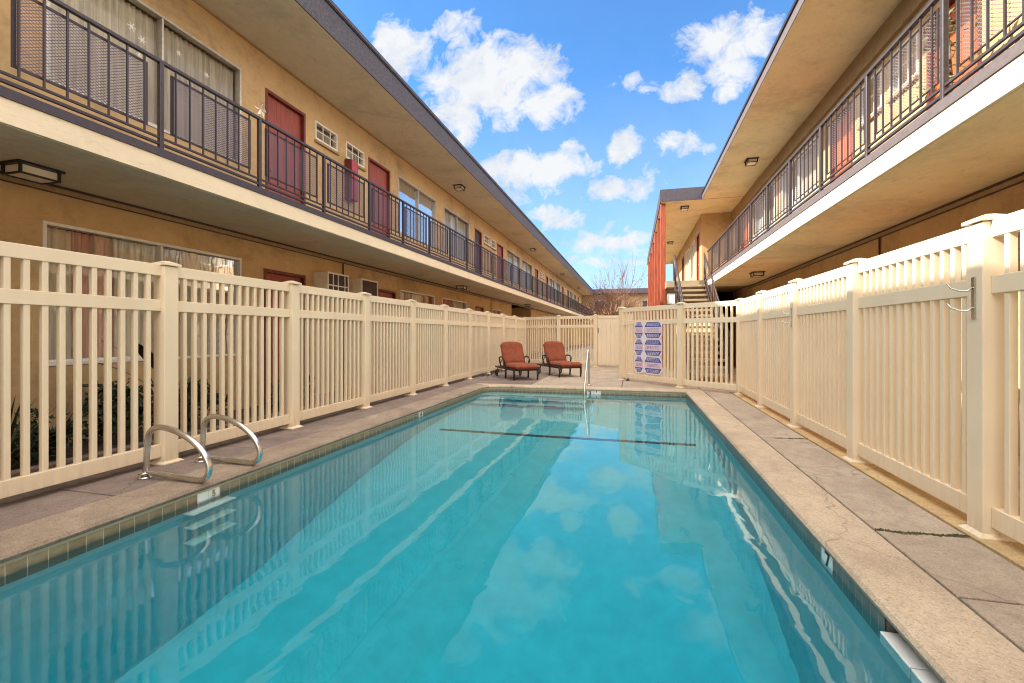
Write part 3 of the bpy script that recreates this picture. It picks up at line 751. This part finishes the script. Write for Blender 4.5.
for i,y in enumerate((17.62,19.9,22.4,25.2,28.4,31.8)):
    MB().box(SX0-.01,SX0+.17,y,y+.22,-.05,RZ-.005).build('wood_post',M['wood'],RB,.004,1)
# stairs
n=17; rise=(FZ+.01)/n; run=.272
st=MB()
for i in range(n-1):
    z=rise*(i+1); y=17.0-(n-1-i)*run
    st.box(1.42,2.34,y,y+run+.03,z-.065,z)
sr=st.build('stair_treads',M['tread'],RB,.006)
for x in (1.385,2.345):
    q=MB(); y0=17.0-(n-1)*run-.1
    q.add([(x,y0,.0),(x+.03,y0,.0),(x,17.02,FZ-.28),(x+.03,17.02,FZ-.28),(x,17.02,FZ),(x+.03,17.02,FZ),(x,y0,.22),(x+.03,y0,.22)],[(0,1,3,2),(2,3,5,4),(4,5,7,6),(6,7,1,0),(0,2,4,6),(1,7,5,3)])
    q.build('stair_stringer',M['railR'],RB)
    r_=MB(); off=.9
    rr_='rail' if x<2 else 'railR'
    r_.tube([(x+.015,y0+.1,.2+off),(x+.015,17.05,FZ+off+.02)],.024,8)
    for j in range(0,17):
        tt=j/16; y=y0+.1+(16.95-y0)*tt; z=.1+(FZ-.1)*tt; r_.tube([(x+.015,y,z),(x+.015,y,z+off+.06)],.02 if j%5==0 else .009,6)
    if x>2: r_.tube([(x+.015,y0+.1,.42),(x+.015,17.05,FZ+.2)],.02,6)
    r_.tube([(x+.015,17.05,FZ),(x+.015,17.05,FZ+off+.02)],.025,6)
    r_.build('stair_handrail',M[rr_],RB)
rooted(RB)
# white lantern by the stairs
t=empty('post_lantern','white square lantern with dark frame left of the stairs above the fence','lantern',(1.2,16.0,0))
MB().box(-.04,.04,-.04,.04,0,2.12).build('lamp_post',M['black'],t)
MB().box(-.12,.12,-.12,.12,2.17,2.52).build('lamp_shade',M['signwhite'],t,.01)
MB().box(-.14,.14,-.14,.14,2.12,2.165).box(-.14,.14,-.14,.14,2.525,2.57).box(-.135,-.122,-.135,-.122,2.165,2.525).box(.122,.135,-.135,-.122,2.165,2.525).build('lamp_frame',M['black'],t)
# potted plant on right balcony
t=empty('potted_plant','yellow green leafy plant in a pot on the right balcony before the sunlit red door','plant',(3.2,5.85,3.075))
MB().lathe([(0,0),(.11,0),(.15,.25),(.16,.27),(.13,.27),(.12,.22),(0,.22)]).build('pot',M['terracotta'],t)
b=MB()
for i in range(260):
    a=random.uniform(0,6.28); r=random.uniform(0,.24)**.9; z=random.uniform(.25,1.55); r*=1-.3*abs(z-.9)
    c=Vector((r*math.cos(a),r*math.sin(a),z)); u=Vector([random.gauss(0,1) for _ in range(3)]).normalized(); v=u.orthogonal().normalized(); l=random.uniform(.035,.07)
    b.add([c-u*l,c+v*l*.45,c+u*l,c-v*l*.45],[(0,1,2,3)])
b.build('foliage',M['leaf2'],t)
MB().tube([(0,0,.2),(.02,.01,.8),(0,.03,1.4)],[.02,.015,.006],6).build('stem',M['bark'],t)

# ---- ceiling lamps
def lamp(x,y,z,lab,proto=[None]):
    if proto[0] is None:
        t=empty('ceiling_lamp',lab,'ceiling lamp',(x,y,z),0,'box shaped ceiling lamps under the roofs and balconies')
        MB().box(-.15,.15,-.18,.18,-.022,-.001).build('top_plate',M['black'],t)
        MB().box(-.105,.105,-.14,.14,-.105,-.024).build('glass_box',M['frosted'],t,.004)
        f=MB(); 
        for sx in (-1,1):
            for sy in (-1,1): f.box(sx*.115-.01,sx*.115+.01,sy*.15-.01,sy*.15+.01,-.115,-.022)
            f.box(sx*.115-.008,sx*.115+.008,-.14,.14,-.115,-.098)
        for sy in (-1,1): f.box(-.105,.105,sy*.15-.008,sy*.15+.008,-.115,-.098)
        f.build('lamp_frame',M['black'],t); proto[0]=t; return t
    c=copy_tree(proto[0]); c.location=(x,y,z); c['label']=lab; return c
lamp(-5.55,3.14,SZ-.006,'large black framed lamp under the left balcony, nearest the camera')
lamp(-5.35,13.9,RZ,'nearest ceiling lamp under the left roof overhang, above the wide window')
lamp(-5.35,25.2,RZ,'second ceiling lamp under the left roof overhang')
lamp(-5.35,36.2,RZ,'third ceiling lamp under the left roof overhang')
lamp(-5.35,47.5,RZ,'last and smallest ceiling lamp under the left roof overhang')
lamp(-5.5,14.5,SZ-.006,'ceiling lamp under the left balcony above the orange curtains')
lamp(-5.5,24.5,SZ-.006,'ceiling lamp under the left balcony near the dark passage')
lamp(3.1,13.8,RZ,'ceiling lamp under the right roof above the sunny balcony')
lamp(3.1,13.2,SZ-.006,'ceiling lamp under the right balcony just above the fence')
lamp(1.85,18.3,RZ,'ceiling lamp under the stair roof right behind its dark front edge')
lamp(1.85,25.1,RZ,'small ceiling lamp deeper under the stair roof')

# ---- far end building
FB=empty('apartment_building','tan building closing the far end of the court behind the bare tree','building',(0,60,0))
MB().box(-14,14,57.3,66,-.1,6.0).build('wall',M[W],FB)
MB().box(-14,14,56.3,66,6.0,6.55).build('roof',M['fascia'],FB)
for x0 in (-4.6,1.0,5.0):
    w_=MB().box(x0,x0+1.3,57.24,57.3,4.1,5.25).build('window',M['white'],FB); MB().box(x0+.08,x0+.62,57.22,57.24,4.18,5.17).box(x0+.68,x0+1.22,57.22,57.24,4.18,5.17).build('pane',M['doordark'],w_)
rooted(FB)
GB=empty('garden_shed','low gabled outbuilding with brown shingle roof beyond the far fence','shed',(-.2,45,0))
MB().box(-2.9,2.6,43.5,47,0,2.55).build('wall',M['wallL'],GB)
g=MB(); g.add([(-3.2,43.1,2.55),(2.9,43.1,2.55),(-.15,43.1,3.75),(-3.2,47.4,2.55),(2.9,47.4,2.55),(-.15,47.4,3.75)],[(0,1,2),(3,5,4),(0,2,5,3),(1,4,5,2),(0,3,4,1)])
g.build('roof',M['roofred'],GB); rooted(GB)

# ------------------------------------------------------------------ plants
def branch_tree(mb,tips,p,d,L,r,lvl,maxl,spread,n):
    k=4; pts=[Vector(p)]; dd=Vector(d).normalized()
    for i in range(k):
        dd=(dd+Vector((random.gauss(0,.10),random.gauss(0,.10),random.gauss(0.03,.05)))).normalized(); pts.append(pts[-1]+dd*L/k)
    r1=r*.55
    mb.tube(pts,[r+(r1-r)*i/k for i in range(k+1)],5 if lvl<2 else 3,caps=False)
    if lvl>=maxl: tips.append((pts[-1],dd)); return
    for j in range(n[lvl]):
        q=random.uniform(.35,1) if j else 1; ix=min(k-1,int(q*k)); base=pts[ix].lerp(pts[ix+1],q*k-ix if q<1 else 1)
        a=random.uniform(0,6.28); o=dd.orthogonal().normalized(); o2=dd.cross(o)
        nd=(dd+(o*math.cos(a)+o2*math.sin(a))*spread*random.uniform(.5,1.2)).normalized()
        branch_tree(mb,tips,base,nd,L*random.uniform(.55,.8),r1*.85,lvl+1,maxl,spread,n)
t=empty('bare_tree','leafless reddish twiggy tree beyond the far fence against the sky','tree',(-1.2,38,-.25)); t.scale=(.9,.9,.93)
tr=MB(); tr.tube([(0,0,0),(.05,0,1.0),(0,.02,2.1)],[.17,.13,.11],10); tr.build('trunk',M['bark'],t)
cb=MB(); tips=[]
for k in range(9):
    a=k*.7; branch_tree(cb,tips,(0,.02,2.0),(math.cos(a)*.85,math.sin(a)*.6,1.0),1.9,.05,0,3,.75,(5,5,4))
for k,(dx,dy) in enumerate(((.12,.05),(.32,-.1),(-.05,.1),(-.55,.1),(.5,.2),(-.9,0))):
    branch_tree(cb,tips,(0,.02,2.1),(dx,dy,1.0),(3.1,3.0,2.8,2.9,2.4,2.6)[k],.05,1,3,.35,(5,5,5))
cb.build('crown',M['twig'],t)
b=MB()
for p,dd in tips:
    if random.random()<.30:
        for _ in range(1 if p.z<4.9 else 4):
            c=p+Vector([random.gauss(0,.05) for _ in range(3)]); u=Vector([random.gauss(0,1) for _ in range(3)]).normalized(); v=u.orthogonal(); l=.045; b.add([c-u*l,c+v*l*.6,c+u*l,c-v*l*.6],[(0,1,2,3)])
b.build('last_leaves',M['purpleleaf'],t)
def leafy(name,lab,loc,rad,hz,nleaf,size,m,trunk=None,group=None,cat='tree',seed=1):
    rnd=random.Random(seed); t=empty(name,lab,cat,loc,0,group)
    b=MB(); cl=[Vector((rnd.gauss(0,rad*.42),rnd.gauss(0,rad*.42),hz+rnd.gauss(0,rad*.33))) for _ in range(16)]
    for i in range(nleaf):
        c=rnd.choice(cl)+Vector((rnd.gauss(0,rad*.2),rnd.gauss(0,rad*.2),rnd.gauss(0,rad*.17)))
        if c.z<.03: c.z=.03+rnd.random()*.1
        u=Vector([rnd.gauss(0,1) for _ in range(3)]).normalized(); v=u.orthogonal().normalized(); l=size*rnd.uniform(.6,1.3)
        b.add([c-u*l,c+v*l*.5,c+u*l,c-v*l*.5],[(0,1,2,3)])
    b.build('crown' if cat=='tree' else 'foliage',m,t)
    s=MB()
    if trunk:
        s.tube([(0,0,0),(0.05,0,trunk*.6),(0,0,trunk+.6)],[.13,.1,.05],8)
        for k in range(5):
            a=k*1.3; s.tube([(0,0,trunk*.9),(math.cos(a)*rad*.4,math.sin(a)*rad*.4,hz)],[.05,.015],5)
        s.build('trunk',M['bark'],t)
    else:
        for k in range(6): a=k*1.05; s.tube([(0,0,0),(math.cos(a)*rad*.3,math.sin(a)*rad*.3,hz)],[.012,.004],4)
        s.build('stem',M['bark'],t)
    return t
leafy('plum_tree','small purple leaved tree beyond the far fence left of the bare tree',(-3.1,41,0),1.9,3.9,1300,.07,M['purpleleaf'],2.6,seed=3)
g='low shrubs in the bed along the left wall'
leafy('shrub','dense dark green shrub behind the nearest left fence pickets',(-5.3,3.75,.02),.34,.34,1700,.032,M['leaf'],None,g,'shrub',5)
leafy('shrub','dark green shrub behind the left fence just right of the first full post',(-5.3,4.6,.02),.34,.30,1400,.032,M['leaf'],None,g,'shrub',6)
leafy('shrub','low green shrub beside the spiky plants in the left bed',(-5.4,3.1,.02),.26,.16,900,.028,M['leaf'],None,g,'shrub',8)
leafy('shrub','small green shrub behind the left fence below the red lower door',(-5.3,6.3,.02),.3,.25,900,.03,M['leaf'],None,g,'shrub',9)
def spiky(loc,lab,n,L,seed):
    rnd=random.Random(seed); t=empty('spiky_plant',lab,'plant',loc,0,'spiky plants in the left bed'); b=MB()
    for i in range(n):
        a=rnd.uniform(0,6.28); el=rnd.uniform(.35,1.35); l=L*rnd.uniform(.6,1.1); w=.018
        d1=Vector((math.cos(a)*math.cos(el),math.sin(a)*math.cos(el),math.sin(el))); sd=Vector((-math.sin(a),math.cos(a),0))
        pts=[]; p=Vector((0,0,.02)); dd=d1.copy()
        for k in range(5):
            ww=w*(1,1.1,.9,.55,.05)[k]; pts+= [p-sd*ww,p+sd*ww]; dd=(dd+Vector((0,0,-.11))).normalized(); p=p+dd*l/4
        b.add(pts,[(2*k,2*k+1,2*k+3,2*k+2) for k in range(4)],True)
    b.build('blades',M['blade'],t); return t
spiky((-5.25,2.75,.02),'spiky long bladed plant at the left picture edge behind the fence',46,.66,11)
spiky((-5.35,3.15,.02),'thin bladed plant between the leftmost spiky plant and the shrub',26,.5,12)
t=empty('broadleaf_plant','tall dark broad leaved plant leaning before the lower left window','plant',(-5.35,4.45,.02),0)
b=MB(); s=MB(); rnd=random.Random(4)
for i in range(9):
    a=-1.9+rnd.uniform(-.9,.9) if i<6 else rnd.uniform(0,6.28); el=rnd.uniform(.75,1.25); l=rnd.uniform(.75,1.15)
    d1=Vector((math.cos(a)*math.cos(el)*.6,math.sin(a)*math.cos(el),math.sin(el))); p0=Vector((0,0,0)); p1=d1*l*.75
    s.tube([p0,p1*.5,p1],[.014,.01,.007],5)
    dd=(d1+Vector((0,0,-.35))).normalized(); sd=dd.cross(Vector((0,0,1))).normalized(); pts=[];p=p1
    for k in range(6):
        ww=.075*(.15,.8,1,.85,.5,.03)[k]; pts+=[p-sd*ww,p+sd*ww+Vector((0,0,.01))]; dd=(dd+Vector((0,0,-.12))).normalized(); p=p+dd*.11
    b.add(pts,[(2*k,2*k+1,2*k+3,2*k+2) for k in range(5)],True)
b.build('leaves',M['bigleaf'],t); s.build('stems',M['leaf'],t)

# ------------------------------------------------------------------ pool furniture
def smooth_path(pts,n=6):
    P=[Vector(p) for p in pts]; out=[]
    for i in range(len(P)-1):
        p0=P[max(i-1,0)];p1=P[i];p2=P[i+1];p3=P[min(i+2,len(P)-1)]
        for k in range(n):
            t_=k/n; out.append(.5*((2*p1)+(-p0+p2)*t_+(2*p0-5*p1+4*p2-p3)*t_*t_+(-p0+3*p1-3*p2+p3)*t_**3))
    out.append(P[-1]); return out
def grab(y,lab):
    t=empty('grab_rail',lab,'grab rail',(-3.93,y,0),0,'steel pool ladder grab rails')
    MB().tube(smooth_path([(0,0,0),(.01,0,.16),(.03,0,.34),(.085,0,.415),(.2,0,.43),(.36,0,.395),(.50,0,.33),(.60,0,.25),(.655,0,.16),(.65,0,.08),(.59,0,.03),(.50,0,.025),(.30,0,.035),(.03,0,.05)],5),.024,12).build('rail_tube',M['steel'],t)
    MB().lathe([(0,0),(.055,0),(.055,.008),(.03,.022),(0,.022)],(0,0,.002),16).lathe([(0,0),(.05,0),(.05,.008),(.03,.018),(0,.018)],(.0,0,.04),12).build('flange',M['steel'],t)
grab(2.98,'curved steel grab rail at the left pool edge, the nearer of the pair')
grab(3.50,'curved steel grab rail at the left pool edge, the farther of the pair')
t=empty('wall_ladder','three submerged white ladder treads on the left pool wall','ladder',(PX0,3.0,-.55))
for k in range(3): MB().box(.015,.12,-.20,.20,.26-k*.30,.285-k*.30).build('ladder_tread',M['laddertread'],t,.006)
# far handrail at steps
t=empty('pool_handrail','steel entry handrail at the far end of the pool','handrail',(-1.0,11.0,0))
MB().tube(smooth_path([(0,.0,0),(0,0,.4),(0,-.0,.76),(0,-.06,.835),(0,-.16,.84),(0,-.30,.76),(0,-.75,.33),(0,-1.0,.05),(0,-1.05,-.15),(0,-1.05,-.6)],5),.022,10).build('rail_tube',M['steel'],t)
MB().lathe([(0,0),(.055,0),(.055,.008),(.03,.022),(0,.022)],(0,0,.002),14).build('flange',M['steel'],t)

def chaise(lab,loc,rz,ba=70):
    """local +x towards the foot end"""
    t=empty('chaise_lounge',lab,'chaise lounge',loc,rz,'rust orange chaise lounges by the far fence'); W2=.33
    zf=.27
    f=MB()
    for s in (-1,1): f.tube([(-.30,s*W2,zf),(1.22,s*W2,zf)],.028,8)
    f.tube([(1.22,-W2,zf),(1.22,W2,zf)],.028,8).tube([(-.30,-W2,zf),(-.30,W2,zf)],.02,8)
    for k in range(9): x=.35+k*.1; f.box(x-.02,x+.02,-W2,W2,zf-.008,zf+.006)
    f.build('seat_frame',M['chairframe'],t)
    for s in (-1,1):
        MB().tube([(1.20,s*W2,zf),(1.21,s*W2,.12),(1.19,s*W2,0)],[.03,.026,.024],8).build('leg',M['chairframe'],t)
        MB().tube([(.55,s*W2,zf),(.56,s*W2,.12),(.54,s*W2,0)],[.03,.026,.024],8).build('leg',M['chairframe'],t)
        MB().tube([(-.1,s*W2,zf),(-.14,s*W2,.1)],.016,8).build('rear_strut',M['chairframe'],t)
        w=MB(); 
        ring=[(-.14+.088*math.cos(a),s*(W2+.03),.10+.088*math.sin(a)) for a in [k*math.pi/8 for k in range(17)]]
        w.tube(ring,.018,6,caps=False)
        for k in range(4): a=k*math.pi/4; w.tube([(-.14-.08*math.cos(a),s*(W2+.03),.10-.08*math.sin(a)),(-.14+.08*math.cos(a),s*(W2+.03),.10+.08*math.sin(a))],.005,4)
        w.build('wheel',M['chairframe'],t)
        MB().tube(smooth_path([(.22,s*W2,zf),(.14,s*(W2+.02),.40),(.16,s*(W2+.045),.535),(.30,s*(W2+.055),.57),(.44,s*(W2+.05),.555),(.52,s*(W2+.045),.51),(.54,s*(W2+.03),.44),(.53,s*(W2+.01),.36),(.52,s*W2,zf)],4),.021,8).build('arm_rest',M['chairframe'],t)
    a=R(ba); ca,sa=math.cos(a),math.sin(a)
    def bp(u,y,wd): return (.30-ca*u+sa*wd,y,.33+sa*u+ca*wd)   # u up the back, wd forward
    bf=MB()
    for s in (-1,1): bf.tube([bp(0,s*.29,-.0),bp(.60,s*.29,-.0)],.018,8)
    bf.tube([bp(.60,-.29,0),bp(.66,-.15,0),bp(.67,0,0),bp(.66,.15,0),bp(.60,.29,0)],.018,8)
    bf.tube([bp(.35,-.25,-.01),(-.18,-.25,zf)],.01,6).tube([bp(.35,.25,-.01),(-.18,.25,zf)],.01,6)
    bf.build('back_frame',M['chairframe'],t)
    # cushions: puffy pads
    def pad(fn,L,W_,th,name,round_top):
        nu,nv=14,12; vs=[];fs=[]
        def sup(u,v):
            e=min(u,1-u)*L; g=min(v,1-v)*W_; k=min(1,e/.05)*min(1,g/.05); return (1-(1-min(1,k))**2)**.5
        for side in (1,-1):
            for i in range(nu+1):
                for j in range(nv+1):
                    u=i/nu;v=j/nv; wd=(v-.5)*W_
                    if round_top and u>.8: wd*=1-.16*((u-.8)/.2)**2
                    uu=u*L-(.045*((abs(v-.5)*2)**3) if (round_top and u>.9) else 0)
                    h=th*(.12+.88*sup(u,v))*.5*side; h+= .004*math.sin(u*9)*side
                    vs.append(fn(uu,wd,h))
        N_=(nu+1)*(nv+1)
        for s_ in (0,1):
            for i in range(nu):
                for j in range(nv):
                    q=s_*N_+i*(nv+1)+j; fs.append((q,q+1,q+nv+2,q+nv+1) if s_==0 else (q,q+nv+1,q+nv+2,q+1))
        for i in range(nu):
            for j in (0,nv): q=i*(nv+1)+j; fs.append((q,q+nv+1,N_+q+nv+1,N_+q))
        for j in range(nv):
            for i in (0,nu): q=i*(nv+1)+j; fs.append((q,q+1,N_+q+1,N_+q))
        b=MB(); b.add(vs,fs,True); return b.build(name,M['cushion'],t)
    pad(lambda u,y,h: (.31+u,y,.345+h-.012*math.sin(u*3)),.98,.66,.14,'seat_cushion',False)
    pad(lambda u,y,h: bp(u+.02,y,.06+h),.68,.66,.12,'back_cushion',True)
    return t
chaise('rust orange cushioned chaise lounge on the left, beside the left fence',(-3.38,12.78,0),math.atan2(-.82,.57),64)
chaise('rust orange cushioned chaise lounge on the right, nearer the steel handrail',(-2.38,13.95,0),math.atan2(-.82,.57),64)

# ------------------------------------------------------------------ sky, sun, camera
SKYTINT=(.20,.42,.60); CLOUDFILL=(6.6,6.1,5.4)
SUN=Vector((-1,-.26,.734)).normalized()
el=math.asin(SUN.z); rot=math.atan2(SUN.x,SUN.y)
sun=bpy.data.lights.new('sun','SUN'); sun.energy=3.5; sun.angle=R(.53); sun.color=(1,.93,.82)
so=bpy.data.objects.new('sun',sun); COL.objects.link(so); so.rotation_euler=SUN.to_track_quat('Z','Y').to_euler()
world=bpy.data.worlds.new('World'); sc.world=world; world.use_nodes=True; nt=world.node_tree; N=NT(nt)
bg=nt.nodes['Background']
sky=N.n('ShaderNodeTexSky',sky_type='NISHITA'); sky.sun_disc=False; sky.sun_elevation=el; sky.sun_rotation=rot; sky.air_density=1.0; sky.dust_density=.6; sky.ozone_density=1.6; sky.altitude=100
F=465.; VX=633.; HY=334.; th=math.atan((VX-512)/F)
def pdir(x,y):
    u=(x-512)/F;v=(HY-y)/F
    return (-math.sin(th)+u*math.cos(th), math.cos(th)+u*math.sin(th), v)
tc=N.n('ShaderNodeTexCoord').outputs['Generated']
sp=N.n('ShaderNodeSeparateXYZ'); N.l(tc,sp.inputs[0])
ay=N.math('MAXIMUM',N.math('ABSOLUTE',sp.outputs[1]),.08)
U=N.math('DIVIDE',sp.outputs[0],ay); V=N.math('DIVIDE',sp.outputs[2],ay)
cv=N.n('ShaderNodeCombineXYZ'); N.l(U,cv.inputs[0]); N.l(V,cv.inputs[1]); cvo=cv.outputs[0]
# warp
nz=N.n('ShaderNodeTexNoise'); nz.inputs['Scale'].default_value=9; nz.inputs['Detail'].default_value=6; nz.inputs['Roughness'].default_value=.65; N.l(cvo,nz.inputs['Vector'])
wsub=N.n('ShaderNodeVectorMath',operation='SUBTRACT'); N.l(nz.outputs['Color'],wsub.inputs[0]); wsub.inputs[1].default_value=(.5,.5,.5)
wsc=N.n('ShaderNodeVectorMath',operation='SCALE'); wsc.inputs['Scale'].default_value=.10; N.l(wsub.outputs[0],wsc.inputs[0])
wad=N.n('ShaderNodeVectorMath',operation='ADD'); N.l(cvo,wad.inputs[0]); N.l(wsc.outputs[0],wad.inputs[1])
ws=N.n('ShaderNodeSeparateXYZ'); N.l(wad.outputs[0],ws.inputs[0])
blobs=[(402,46,30,30,1),(455,32,30,14,.55),(490,78,75,38,1.1),(545,100,32,24,1),(455,112,36,22,.8),(462,135,16,14,.6),(530,168,62,20,.95),(553,217,36,13,.8),(520,190,45,12,.5),
 (624,148,19,14,.9),(622,186,42,19,.85),(680,145,26,14,.85),(682,88,24,16,.8),(728,42,50,24,.95),(733,72,28,24,.9),(755,30,30,20,.8),(572,145,12,8,.5),(635,85,26,8,.42),(620,240,60,9,.75),(575,265,60,8,.5),(640,262,70,8,.5),(700,44,14,6,.5),(700,145,20,6,.4),(600,245,120,16,.35),(505,120,26,14,.35)]
acc=None
for (bx,by,rx,ry,wt) in blobs:
    d0=pdir(bx,by); d1=pdir(bx+rx,by); u0,v0=d0[0]/d0[1],d0[2]/d0[1]; ru=abs(d1[0]/d1[1]-u0); rv=ry/F/d0[1]
    du=N.math('MULTIPLY',N.math('SUBTRACT',ws.outputs[0],u0),1/(ru*1.12)); dv=N.math('MULTIPLY',N.math('SUBTRACT',ws.outputs[1],v0),1/(rv*1.12))
    r2=N.math('ADD',N.math('MULTIPLY',du,du),N.math('MULTIPLY',dv,dv))
    val=N.math('MULTIPLY',N.math('SUBTRACT',1,r2),wt)
    acc=val if acc is None else N.math('MAXIMUM',acc,val)
det=N.noise(cvo,17,8,.66,.6)
dens=N.math('ADD',acc,N.math('MULTIPLY',N.math('SUBTRACT',det,.5),2.8))
front=N.math('GREATER_THAN',sp.outputs[1],.05)
cl=N.math('MULTIPLY',N.ramp(dens,[(-.0,0),(.3,.5),(.75,1)]),front)
# thin veil low over the horizon
veil=N.ramp(N.math('ABSOLUTE',V),[(0.03,.62),(.22,.30),(.55,.04)])
cl2=N.math('MAXIMUM',cl,N.math('MULTIPLY',veil,front))
shade=N.ramp(N.noise(cvo,7,5,.6),[(.32,(1.25,1.38,1.56)),(.52,(1.7,1.74,1.8))])
blue=N.mix(1.0,sky.outputs[0],SKYTINT,'MULTIPLY')
skyc=N.mix(cl2,blue,shade)
# bright cloud fill added out of view: overhead, behind the camera, at the sides
gen=N.noise(tc,2.2,6,.6,.5)
sidem=N.math('MULTIPLY',N.ramp(N.math('ABSOLUTE',sp.outputs[0]),[(.52,0),(.72,.8)]),N.ramp(sp.outputs[2],[(.02,.3),(.2,1)]))
over=N.math('MAXIMUM',N.math('MAXIMUM',sidem,N.ramp(sp.outputs[2],[(.64,0),(.80,1)])),N.math('MULTIPLY',N.ramp(N.math('MULTIPLY',sp.outputs[1],-1),[(.1,0),(.4,1)]),N.ramp(sp.outputs[2],[(.02,.25),(.3,1)])))
cov=N.math('MULTIPLY',over,N.ramp(gen,[(.30,.35),(.5,1)]))
skyc=N.mix(cov,skyc,CLOUDFILL)
N.l(skyc,bg.inputs[0]); bg.inputs[1].default_value=.15

world.cycles.sampling_method='MANUAL'; world.cycles.sample_map_resolution=256
cam=bpy.data.cameras.new('camera'); cam.sensor_width=36; cam.lens=F/1024*36; cam.clip_start=.05; cam.clip_end=2000; cam.shift_y=-(341.5-HY)/1024; cam.shift_x=0
co=bpy.data.objects.new('camera',cam); COL.objects.link(co); co.location=(0,0,H); co.rotation_euler=(R(90),0,th); sc.camera=co
sc.view_settings.view_transform='Standard'; sc.view_settings.look='None'; sc.view_settings.exposure=1.85; sc.view_settings.gamma=1
cy=sc.cycles; cy.max_bounces=9; cy.diffuse_bounces=5; cy.glossy_bounces=5; cy.transmission_bounces=8; cy.transparent_max_bounces=24
cy.caustics_reflective=False; cy.caustics_refractive=True; cy.blur_glossy=.3; cy.sample_clamp_indirect=8; cy.use_denoising=True; cy.filter_width=1.1
